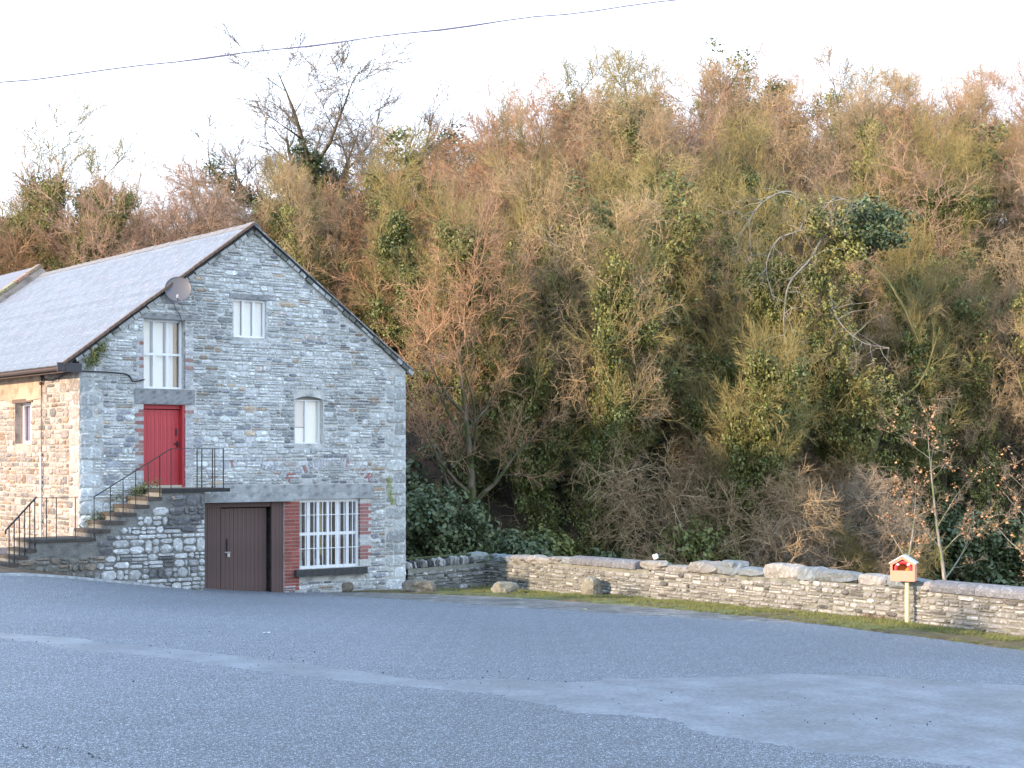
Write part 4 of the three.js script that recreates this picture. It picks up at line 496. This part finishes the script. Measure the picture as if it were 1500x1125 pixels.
const LV = { ivy: leafM([0.135, 0.155, 0.045]), dark: leafM([0.075, 0.105, 0.045]), light: leafM([0.2, 0.205, 0.06]), dry: leafM([0.42, 0.24, 0.13]) };
// a spray of fine twigs one metre long, growing along +y
function spray(seed, n1, droop, spread) {
  const r0 = R; R = mulberry(seed); const out = { pos: [], idx: [], uv: [] };
  const tw = (a, dir, len, r, segs, bend) => { const pts = [a.clone()], d = dir.clone().normalize(), rad = [r]; for (let i = 1; i <= segs; i++) { d.add(V(rr(-1, 1) * bend, rr(-1, 1) * bend + droop * 0.12, rr(-1, 1) * bend)).normalize(); pts.push(pts[i - 1].clone().addScaledVector(d, len / segs)); rad.push(r * (1 - 0.75 * i / segs)); } limb(pts, rad, 3, out); return pts; };
  const main = tw(V(0, 0, 0), V(0, 1, 0), 1, 0.014, 4, 0.3);
  for (let i = 0; i < n1; i++) { const t = 0.1 + 0.85 * (i + R() * 0.6) / n1, k = Math.min(3, Math.floor(t * 4)), p = main[k].clone().lerp(main[k + 1], t * 4 - k), a = R() * 6.283, el = spread * rr(0.7, 1.2), d = V(Math.cos(a) * Math.sin(el), Math.cos(el), Math.sin(a) * Math.sin(el)), L = rr(0.3, 0.62) * (1 - 0.45 * t), sp = tw(p, d, L, 0.0085, 2, 0.34); for (let j = 0; j < 3; j++) { const u = rr(0.3, 1), q = u < 0.5 ? sp[0].clone().lerp(sp[1], u * 2) : sp[1].clone().lerp(sp[2], u * 2 - 1); tw(q, d.clone().add(V(rr(-0.9, 0.9), rr(-0.5, 0.9), rr(-0.9, 0.9))), rr(0.12, 0.34), 0.0052, 1, 0.1); } }
  R = r0; return raw(out.pos, null, null, out.idx);
}
const SPR = [spray(11, 8, 0.2, 0.95), spray(12, 8, 0.05, 1.1), spray(13, 8, -0.9, 1.1), spray(14, 8, 0.4, 0.8)];
// a clump of small leaves about half a metre across
function clump(seed, n, size, rad, round = 0.75) {
  const r0 = R; R = mulberry(seed); const pos = [], col = [], idx = [];
  for (let i = 0; i < n; i++) { const d = V(rr(-1, 1), rr(-1, 1), rr(-1, 1)).normalize(), c = d.clone().multiplyScalar(rad * Math.cbrt(R())), nrm = d.clone().add(V(rr(-1, 1), rr(-0.4, 1), rr(-1, 1)).multiplyScalar(0.7)).normalize(), a = nrm.clone().cross(V(rr(-1, 1), rr(-1, 1), rr(-1, 1))).normalize(), b = nrm.clone().cross(a), s = size * rr(0.6, 1.3), o = pos.length / 3, v = rr(0.55, 1.4), y = rr(0.85, 1.2); const P = (u, w, k) => { const p = c.clone().addScaledVector(a, u * s).addScaledVector(b, w * s).addScaledVector(nrm, k * s); pos.push(p.x, p.y, p.z); col.push(v * y, v, v * 0.9); }; P(0, -0.55, 0); P(0.42, -0.1, 0.14); P(0, 0.65, 0); P(-0.42, -0.1, 0.14); idx.push(o, o + 1, o + 2, o, o + 2, o + 3); }
  R = r0; return raw(pos, null, col, idx);
}
const IVY = [clump(21, 46, 0.085, 0.3), clump(22, 40, 0.1, 0.34)], DRYLEAF = clump(24, 7, 0.09, 0.3), BUSH = clump(25, 60, 0.13, 0.42);

// a skeleton: limbs in one mesh, places for twigs and for ivy
function skeleton(o) {
  const out = { pos: [], idx: [], uv: [] }, tips = [], stem = [];
  const grow = (a, dir, len, r, level) => {
    const segs = level === 0 ? 8 : level === 1 ? 6 : 4, pts = [a.clone()], rad = [r], d = dir.clone().normalize(); 
    for (let i = 1; i <= segs; i++) { const g = o.gnarl * (level === 0 ? 0.5 : 1); d.add(V(rr(-1, 1) * g, rr(-0.7, 1) * g + o.lift[level], rr(-1, 1) * g)).normalize(); pts.push(pts[i - 1].clone().addScaledVector(d, len / segs)); rad.push(r * (1 - o.taper[level] * i / segs)); }
    limb(pts, rad, level === 0 ? 8 : level === 1 ? 6 : 4, out);
    for (let i = 0; i < segs; i++) for (let k = 0; k < 3; k++) stem.push([pts[i].clone().lerp(pts[i + 1], k / 3), rad[i], level]);
    const at = (t) => { const k = Math.min(segs - 1, Math.floor(t * segs)); return [pts[k].clone().lerp(pts[k + 1], t * segs - k), rad[k], pts[k + 1].clone().sub(pts[k]).normalize()]; };
    if (level < o.levels) { const n = o.n[level]; for (let i = 0; i < n; i++) { const t = lerp(o.from[level], 0.98, (i + R() * 0.8) / n), [p, pr, pd] = at(t), az = i * 2.4 + R() * 1.2, el = rr(o.open[level] * 0.7, o.open[level] * 1.25), side = pd.clone().cross(V(Math.cos(az), 0.13, Math.sin(az))).normalize(), nd = pd.clone().multiplyScalar(Math.cos(el)).addScaledVector(side, Math.sin(el)); grow(p, nd, len * o.ratio[level] * rr(0.7, 1.15) * (level === 0 ? 1.15 - 0.6 * t : 1 - 0.3 * t), pr * rr(0.42, 0.6), level + 1); } }
    if (level >= o.levels - 1) for (let i = 0; i < o.tips[level === o.levels ? 1 : 0]; i++) { const t = level === o.levels ? rr(0.2, 1) : rr(0.45, 1), [p, , pd] = at(t); tips.push([p, pd.clone().add(V(rr(-1, 1), rr(-0.6, 0.9), rr(-1, 1)).multiplyScalar(1.1)).normalize()]); }
    tips.push([pts[segs], d.clone()]);
  };
  for (let s = 0; s < (o.stems ?? 1); s++) { const a = s * 2.4 + R(), q = o.stems > 1 ? 0.45 : 0; grow(V(Math.cos(a) * q * 0.6, -0.4, Math.sin(a) * q * 0.6), V(Math.cos(a) * q + (o.lean?.[0] ?? rr(-0.1, 0.1)), 1, Math.sin(a) * q + (o.lean?.[1] ?? rr(-0.1, 0.1))), o.H * (s ? rr(0.7, 0.95) : 1), o.r * (s ? 0.8 : 1), 0); }
  return { geo: raw(out.pos, out.uv, null, out.idx), tips, stem };
}
function scatter(name, geo, mat, list, parent) { const im = new THREE.InstancedMesh(geo, mat, list.length), m = new THREE.Matrix4(), q = new THREE.Quaternion(), q2 = new THREE.Quaternion(); list.forEach(([p, d, s], i) => { q.setFromUnitVectors(V(0, 1, 0), d); q2.setFromAxisAngle(V(0, 1, 0), R() * 6.283); q.multiply(q2); im.setMatrixAt(i, m.compose(p, q, V(s, s, s))); }); im.name = name; im.castShadow = im.receiveShadow = true; im.userData.kind = 'stuff'; parent.add(im); return im; }
function makeTree(o) {                                              // a Group that is not yet in the scene
  const g = new THREE.Group(), k = skeleton(o); const tr = new THREE.Mesh(k.geo, o.bark); tr.name = 'trunk'; tr.castShadow = tr.receiveShadow = true; g.add(tr);
  scatter('crown', SPR[o.spray], o.twig, k.tips.map(([p, d]) => [p, d, rr(o.size[0], o.size[1])]), g);
  if (o.ivy) { const L = []; for (const [p, r, lv] of k.stem) { const hf = p.y / o.H; if (lv > (o.ivyLevel ?? 1) || hf > (o.ivyTop ?? 0.8) || hf < -0.02) continue; const n = lv === 0 ? o.ivy : o.ivy * 0.5; for (let i = 0; i < n; i++) { if (R() > (o.ivyFill ?? 0.8)) continue; const a = R() * 6.283, e = r + rr(0.02, o.ivyOut ?? 0.35) * (lv ? 0.7 : 1); L.push([p.clone().add(V(Math.cos(a) * e, rr(-0.25, 0.25), Math.sin(a) * e)), V(rr(-1, 1), rr(-1, 1), rr(-1, 1)).normalize(), rr(0.6, 1.25)]); } } if (L.length) scatter('ivy', IVY[o.ivyVar ?? 0], o.leaf ?? LV.ivy, L, g); }
  if (o.topClump) { const L = []; for (const [p] of k.tips) if (R() < o.topClump) L.push([p.clone().add(V(rr(-0.3, 0.3), rr(-0.3, 0.3), rr(-0.3, 0.3))), V(0, 1, 0), rr(0.8, 1.5)]); scatter('foliage', IVY[1], o.leaf ?? LV.ivy, L, g); }
  return g;
}
R = mulberry(101);
const bare = (e) => ({ H: 9.5, r: 0.2, levels: 2, gnarl: 0.2, lift: [0.03, 0.07, 0.05], taper: [0.92, 0.9, 0.9], n: [11, 6], from: [0.24, 0.22], open: [0.85, 0.8], ratio: [0.46, 0.46], tips: [2, 3], size: [0.75, 1.35], spray: 0, bark: mBark, twig: TW.pink, ...e });
const PROTO = {
  bare: [bare({}), bare({ spray: 1, twig: TW.pink, n: [15, 5] }), bare({ spray: 3, twig: TW.tan, stems: 2, r: 0.14, n: [10, 6] })].map(makeTree),
  ivy: [bare({ H: 11, ratio: [0.33, 0.46], n: [12, 5], ivy: 13, ivyTop: 0.86, ivyOut: 0.7, twig: TW.olive, bark: mMossBark, spray: 1 }), bare({ H: 11.5, ratio: [0.3, 0.46], ivy: 15, ivyTop: 0.9, ivyOut: 0.8, ivyLevel: 0, twig: TW.tan, leaf: LV.light, n: [12, 5], spray: 0 }), bare({ ivy: 10, ivyTop: 0.8, ivyOut: 0.75, H: 10.5, ratio: [0.34, 0.46], twig: TW.olive, leaf: LV.ivy, ivyVar: 1, spray: 3, stems: 2, r: 0.13 })].map(makeTree),
  thicket: [bare({ H: 5, r: 0.09, stems: 4, n: [8, 5], gnarl: 0.3, lift: [0, -0.02, -0.06], open: [0.9, 0.9], ratio: [0.5, 0.5], size: [0.7, 1.3], spray: 2, twig: TW.tan }), bare({ H: 4.2, r: 0.08, stems: 4, n: [8, 5], gnarl: 0.34, lift: [-0.02, -0.05, -0.1], open: [1, 0.9], ratio: [0.55, 0.5], size: [0.7, 1.3], spray: 2, twig: TW.olive, ivy: 4, ivyTop: 0.9, leaf: LV.dark })].map(makeTree),
  topped: [bare({ H: 9.5, ivy: 4, ivyTop: 0.95, ivyLevel: 1, ivyOut: 0.6, topClump: 0.5, tips: [1, 2], twig: TW.olive, leaf: LV.ivy }), bare({ H: 9, ivy: 3, ivyTop: 0.9, topClump: 0.75, tips: [1, 2], twig: TW.pink, leaf: LV.light, open: [0.9, 0.8] })].map(makeTree),
};
const oakO = (e) => bare({ H: 9, r: 0.95, levels: 3, gnarl: 0.22, lift: [0.02, 0.03, 0.04, 0.03], taper: [0.93, 0.93, 0.93, 0.9], n: [9, 6, 4], from: [0.26, 0.3, 0.2], open: [0.95, 0.75, 0.7], ratio: [0.8, 0.48, 0.42], tips: [2, 3], size: [0.6, 1.0], spray: 3, twig: twig([0.22, 0.175, 0.125]), bark: mBark, ivy: 12, ivyLevel: 1, ivyTop: 0.95, ivyOut: 0.5, ivyFill: 0.95, leaf: LV.dark, ...e });
PROTO.oak = [oakO({}), oakO({ lean: [-0.28, 0], n: [7, 5, 4], leaf: LV.ivy, ivyFill: 0.5 })].map(makeTree);
const TWN = new Map([[TW.pink, 'pinkish'], [TW.tan, 'pale tan'], [TW.russet, 'russet brown'], [TW.grey, 'greyish'], [TW.olive, 'olive brown']]);
const INFO = {
  bare: ['bare_tree', (v, t) => ['bare tree', 'bare many-limbed tree', 'twin-stemmed bare tree'][v] + ' with ' + (t ?? 'pinkish') + ' twigs', 'tree'],
  ivy: ['ivy_clad_tree', (v) => ['tree with mossy trunk wrapped in olive ivy', 'tree smothered in pale green ivy', 'twin-stemmed tree with olive green ivy'][v], 'tree'],
  thicket: ['thicket_tree', (v, t) => v ? 'low tangled grey thicket tree with ivy' : 'low tangled thicket tree of ' + (t ?? 'tan') + ' twigs', 'tree'],
  topped: ['ivy_topped_tree', (v) => ['tree with an olive ivy-filled crown', 'tree with a pale green ivy-filled crown'][v], 'tree'],
  oak: ['spreading_oak', (v) => ['large spreading bare oak with dark ivied limbs', 'leaning bare oak with thinly ivied limbs'][v], 'tree'],
};
function plant(kind, v, x, z, s, tw, y) {
  const zp = -z - bankFoot(x), zone = x < -9 ? 'standing behind the mill roof' : zp < 8 ? 'low on the bank above the river' : zp < 20 ? 'midway up the wooded bank' : 'along the crest of the wooded hill', src = PROTO[kind][v % PROTO[kind].length], t = src.clone(), [n, l, c] = INFO[kind]; t.name = numbered(n); const lab = l(v % PROTO[kind].length, TWN.get(tw)) + ' ' + zone; tag(t, lab, c, lab);
  t.position.set(x, y ?? hillY(x, z) - 0.1, z); t.rotation.y = R() * 6.283; { const w = kind === 'oak' ? 1.3 : kind === 'ivy' ? 0.8 : 1; t.scale.set(s * w * rr(0.9, 1.1), s * (kind === 'ivy' ? 1.04 : 1), s * w * rr(0.9, 1.1)); }
  if (tw) t.children.forEach((q) => { if (q.name === 'crown') q.material = tw; }); scene.add(t); return t;
}
R = mulberry(303);
{ // the wood: jittered rows going back up the bank
  let row = 0; const TOP = [[-45, 14.5], [-26.7, 15], [-24.6, 16.6], [-21.4, 18], [-17.8, 18.2], [-15, 16.2], [-12.5, 14.6], [-5.3, 14.9], [-2.6, 17.6], [0.4, 19.8], [3.6, 20.7], [7.1, 21.5], [10.7, 22], [15.3, 21.4], [19.6, 22], [23.2, 22.9], [26.7, 23.9], [60, 25]];      // height of the canopy in metres along the hill
  const canopyTop = (x) => { for (let i = 0; i + 1 < TOP.length; i++) if (x <= TOP[i + 1][0]) return lerp(TOP[i][1], TOP[i + 1][1], clamp((x - TOP[i][0]) / (TOP[i + 1][0] - TOP[i][0]), 0, 1)); return 25; };
  for (let d = 1.2; d < 44; d += 3.1 + d * 0.03, row++) for (let x = -44; x < 44; x += d < 8 ? 2.5 : 3.2) {
    const px = x + rr(-1.3, 1.3) + (row % 2) * 1.6, dd = d + rr(-1.3, 1.3), z = -(bankFoot(px) + dd), zp = -z, u = px / zp; if (u < -0.42 || u > 0.42) continue;
    if (px < -3 && zp < 61 - px * 0.4) continue;                       // the mill stands here
    const k = R(), up = d / 30, cap = (canopyTop(px) - hillY(px, z)) / 10.3;
    if (cap < 0.42) continue;
    if (d > 24 && px < -14 && R() < 0.25) continue;
    const kind = d < 4 ? (k < 0.06 ? 'thicket' : k < 0.25 ? 'bare' : 'ivy') : k < lerp(0.15, 0.78, clamp(up * 1.1, 0, 1)) ? 'bare' : k < 0.97 ? 'ivy' : 'topped';
    plant(kind, Math.floor(R() * 3), px, z, Math.min(cap, (kind === 'thicket' ? rr(0.7, 1) : d > 18 ? Math.max(rr(0.8, 1.1), Math.min(1.3, cap * rr(0.86, 1))) : rr(0.8, 1.1))), kind === 'bare' ? pick([TW.pink, TW.pink, TW.tan, TW.russet]) : null);
  }
  // skyline trees seen singly
  plant('oak', 0, -8.0, -78, 1.28); plant('oak', 0, -5.8, -79, 1.05); plant('oak', 1, -11.6, -77, 1.12); plant('oak', 1, -26, -80, 1.0);
  for (const [x, z, s, v] of [[-2.2, -84, 0.8, 0], [-0.6, -85, 0.75, 1], [3.3, -86, 0.95, 0], [6.6, -86, 1.05, 1], [11.6, -84, 1.12, 0], [14.6, -85, 1.0, 1], [-21, -80, 0.8, 1], [-23.8, -78, 0.75, 0], [-18.5, -76, 0.8, 1]]) plant('topped', v, x, z, s);
}
{ // the pale leaning dead tree, its bleached boughs arching over
  const t = thing('leaning_dead_tree', 'leaning half-dead tree with bleached contorted boughs among the ivy', 'tree'); t.position.set(0, 0, 0);
  const cv = (P, r0, r1, n, out, sides = 6) => { const c = new THREE.CatmullRomCurve3(P.map((p) => V(...p))); const pts = c.getPoints(n); limb(pts, pts.map((_, i) => lerp(r0, r1, i / n)), sides, out); return pts; };
  const o = { pos: [], idx: [], uv: [] }, p = { pos: [], idx: [], uv: [] }, tips = [], iv = [];
  const z0 = -55.5; iv.push(...cv([[13.2, hillY(13.2, z0) - 0.3, z0], [12.6, 3, z0 + 0.2], [12.9, 5.2, z0 + 0.4], [11.4, 7.0, z0 + 0.7], [10.9, 9.2, z0 + 0.8], [11.4, 10.9, z0 + 0.9], [10.2, 12.0, z0 + 1.0]], 0.17, 0.09, 36, o, 8));
  cv([[11.3, 10.8, z0 + 0.9], [12.6, 10.0, z0 + 1.2], [13.4, 8.8, z0 + 1.4], [14.0, 7.4, z0 + 1.5]], 0.07, 0.03, 16, o); cv([[12.9, 5.2, z0 + 0.4], [14.2, 6.0, z0 + 0.6], [15.0, 8.0, z0 + 0.5]], 0.06, 0.025, 12, o);
  R = mulberry(77);
  for (const [P, r] of [[[[10.4, 11.9, z0 + 1], [9.6, 12.6, z0 + 1.4], [8.6, 12.2, z0 + 1.7], [7.9, 11.2, z0 + 1.8]], 0.07], [[[10.2, 12, z0 + 1], [9.9, 11.3, z0 + 1.5], [9.1, 10.9, z0 + 1.7], [8.7, 10.0, z0 + 1.8], [8.9, 9.0, z0 + 1.8]], 0.06], [[[10.9, 11.3, z0 + 1], [10.2, 10.2, z0 + 1.5], [9.5, 9.4, z0 + 1.7], [9.3, 7.8, z0 + 1.8], [9.5, 6.4, z0 + 1.8]], 0.065], [[[11, 9.3, z0 + 1], [11.2, 8.2, z0 + 1.5], [12, 7.4, z0 + 1.7], [12.9, 7.2, z0 + 1.8]], 0.05], [[[10.6, 11.8, z0 + 1], [11.2, 12.4, z0 + 1.3], [11.9, 12.1, z0 + 1.4]], 0.05]]) {
    const pts = cv(P, r * 0.75, r * 0.22, 18, p); for (let i = 4; i < pts.length; i += 2) for (let k = 0; k < 2; k++) { const a = pts[i], d = V(rr(-1, 0.6), rr(-0.9, 0.6), rr(-0.5, 0.8)).normalize(), L = rr(0.4, 1.1), q = [a, a.clone().addScaledVector(d, L * 0.5), a.clone().addScaledVector(d, L).add(V(rr(-0.15, 0.15), rr(-0.3, 0.05), 0))]; limb(q, [0.022, 0.015, 0.007], 4, p); tips.push([q[2], d.clone().add(V(0, -0.5, 0)).normalize(), rr(0.4, 0.8)]); }
  }
  mesh('trunk', raw(o.pos, o.uv, null, o.idx), mMossBark, t); tag(mesh('bleached_boughs', raw(p.pos, p.uv, null, p.idx), mPaleBark, t), 'bleached bare boughs');
  scatter('twigs', SPR[2], TW.grey, tips, t); const L = []; for (const q of iv) for (let k = 0; k < 9; k++) if (q.y > 3 && R() < 0.75) L.push([q.clone().add(V(rr(-0.8, 0.8), rr(-0.5, 0.5), rr(-0.4, 0.7))), V(0, 1, 0), rr(0.7, 1.3)]); scatter('ivy', IVY[0], LV.light, L, t);
  const dk = []; for (let k = 0; k < 230; k++) { const d = V(rr(-1, 1), rr(-1, 1), rr(-1, 1)).normalize().multiplyScalar(Math.cbrt(R())), lob = 0.55 + 0.9 * fbm(d.x * 2.2 + 7, d.y * 2.2 + d.z + 3, 8, 2); dk.push([V(12.5 + d.x * 1.5 * lob, 11.6 + (d.y * 0.95 - Math.abs(d.x) * 0.35) * lob, z0 + 0.5 + d.z * 1.0 * lob), V(0, 1, 0), rr(0.8, 1.4)]); } scatter('evergreen_tuft', IVY[1], leafM([0.09, 0.125, 0.055]), dk.filter(() => R() < 0.5), t);
}
R = mulberry(404);
{ // weeping tangles that hang over the river
  for (const [x, z, s, tw] of [[7.3, -52.2, 1.3, TW.tan], [9.6, -52.4, 1.0, TW.grey], [12, -53, 0.7, TW.olive]]) plant('thicket', 0, x, z, s, tw);
}
const bushes = [[-2.3, -48.2, 1.75, 4.2, 'dark'], [0.2, -50.4, 1.2, 2.7, 'dark'], [1.0, -52, 1.2, 2.0, 'ivy'], [6.2, -52.0, 1.5, 3.0, 'ivy'], [3.2, -52.3, 1.2, 1.8, 'dark'], [8.6, -53.5, 1.4, 2.0, 'dark'], [13.5, -55.5, 1.5, 3.2, 'dark'], [16.2, -57.5, 1.5, 2.6, 'dark'], [11.3, -54.5, 1.1, 1.7, 'ivy'], [19, -58.5, 1.4, 2.2, 'dark']];
bushes.forEach(([x, z, r, h, m], i) => { // evergreen bushes along the water
  const t = thing('evergreen_bush', i === 0 ? 'dense dark laurel bush beside the gable corner beyond the wall' : 'dark evergreen bush at the foot of the wooded bank', 'bush', i === 0 ? null : 'evergreen bushes by the river'), L = [], y0 = Math.max(hillY(x, z), -1.7), st = { pos: [], idx: [], uv: [] }; t.position.set(x, y0, z);
  for (let k = 0; k < 7; k++) { const a = k * 0.9 + R(); limb([V(0, -0.3, 0), V(Math.cos(a) * r * 0.3, h * 0.45, Math.sin(a) * r * 0.3), V(Math.cos(a) * r * 0.7, h * rr(0.75, 0.95), Math.sin(a) * r * 0.7)], [0.05, 0.035, 0.012], 5, st); } mesh('stem', raw(st.pos, st.uv, null, st.idx), mBark, t);
  for (let k = 0; k < 170 * r; k++) { const d = V(rr(-1, 1), rr(-0.9, 1), rr(-1, 1)).normalize().multiplyScalar(Math.pow(R(), 0.4)), n = 0.8 + 0.4 * fbm(d.x * 2 + i * 9, d.y * 2 + d.z * 2, 3, 2); L.push([V(d.x * r * n, h * 0.52 + d.y * h * 0.52 * n, d.z * r * n), d.clone().normalize(), rr(0.6, 1.15)]); } scatter('foliage', BUSH, LV[m], L, t);
});
{ // two pale saplings that kept some dry leaves
  [[13.6, -48.5, 6.3, 'slender pale sapling with a few dry leaves beyond the lifebuoy box'], [12.0, -48.9, 4.6, 'thinner sapling with dry leaves next to the taller pale one'], [16.2, -49, 5.2, 'leafy-twigged sapling where the river shows past the wall']].forEach(([x, z, H, label]) => {
    const k = skeleton(bare({ H, r: 0.085, n: [9, 4], from: [0.25, 0.2], ratio: [0.4, 0.4], gnarl: 0.13, open: [0.95, 0.8], lift: [0.03, 0.02, 0.03], tips: [1, 1] })), t = thing('sapling', label, 'tree'); t.position.set(x, -1.5, z); mesh('trunk', k.geo, mPaleBark, t); scatter('twigs', SPR[1], TW.grey, k.tips.filter(() => R() < 0.6).map(([p, d]) => [p, d, rr(0.35, 0.7)]), t); scatter('dry_leaves', DRYLEAF, LV.dry, k.tips.filter(() => R() < 0.7).map(([p]) => [p, V(0, 1, 0), rr(0.5, 0.9)]), t);
    mesh('mound', (() => { const g = new THREE.SphereGeometry(0.8, 12, 6, 0, 6.3, 0, 1.5); g.scale(1.3, 0.45, 1); g.translate(0, -0.3, 0); return g; })(), M([0.1, 0.075, 0.045], 0.97), t);
  });
}
{ // undergrowth: brambles, fern and litter that cover the bank
  const A = [], B = [], C = [];
  for (let k = 0; k < 5200; k++) { const d = Math.pow(R(), 1.6) * 34 - 0.6, x = rr(-40, 42), z = -(bankFoot(x) + d), u = x / -z; if (u < -0.4 || u > 0.4) continue; const y = hillY(x, z), n = fbm(x * 0.3, z * 0.3, 55, 3), e = [V(x, y + rr(0, 0.7), z), V(rr(-0.6, 0.6), 1, rr(-0.6, 0.6)).normalize(), rr(0.8, 1.8)]; (n < 0.47 ? A : n < 0.62 ? C : B).push(e); if (R() < 0.22) B.push([e[0].clone(), e[1], rr(0.7, 1.5)]); }
  const g = new THREE.Group(); const one = (n, geo, mat, L, label) => { const im = scatter(n, geo, mat, L, scene); tag(im, label, 'undergrowth', null, 'stuff'); };
  one('undergrowth', BUSH, LV.dark, A, 'dark evergreen undergrowth covering the bank'); one('bramble', SPR[2], twig([0.2, 0.145, 0.085]), B, 'tangled brown brambles covering the bank'); one('ground_ivy', IVY[1], LV.ivy, C, 'ground ivy covering the bank');
}
{ // ferns and weeds on the stair, and the tufts growing from the gable
  const w = thing('stair_weeds', 'green weeds growing along the inner edge of the steps', 'plant'), L = []; for (let k = 0; k < 34; k++) { const x = rr(0.15, 1.75), p = toWorld(x, stepTop(x) + rr(0.02, 0.22), rr(0.08, 0.42)); if (R() < 0.75) L.push([p, V(0, 1, 0), rr(0.3, 0.55)]); } scatter('foliage', IVY[0], LV.dark, L, w);
  const e = thing('eave_weeds', 'tuft of moss and weeds hanging below the eave corner of the gable', 'plant'), E = []; for (let k = 0; k < 46; k++) { const t = R(); E.push([toWorld(lerp(0.15, 0.55, t) + rr(-0.12, 0.12), lerp(5.5, 6.1, t) + rr(-0.15, 0.1), 0.05 + rr(0, 0.05)), V(0, 1, 0), rr(0.2, 0.38)]); } scatter('foliage', IVY[0], LV.ivy, E, e);
  const f = thing('wall_fern', 'yellow green creeper growing on the gable near its corner', 'plant'), F = []; for (let k = 0; k < 16; k++) F.push([toWorld(8.35 + 0.1 * (k / 16) + rr(-0.06, 0.06), 2.95 - k * 0.045, 0.05), V(0, 1, 0), rr(0.16, 0.28)]); scatter('foliage', IVY[0], leafM([0.36, 0.4, 0.07]), F, f);
  const v = thing('verge_weeds', 'dark weeds and dead stems at the foot of the lifebuoy post', 'plant'), G = []; for (let k = 0; k < 24; k++) { const x = 7.35 + rr(-0.5, 0.5), z = -30.95 + rr(-0.3, 0.3); G.push([V(x, gy(x, z) + rr(0.02, 0.1), z), V(0, 1, 0), rr(0.2, 0.4)]); } scatter('foliage', IVY[0], leafM([0.16, 0.1, 0.06]), G, v);
}
renderer.render(scene, camera);
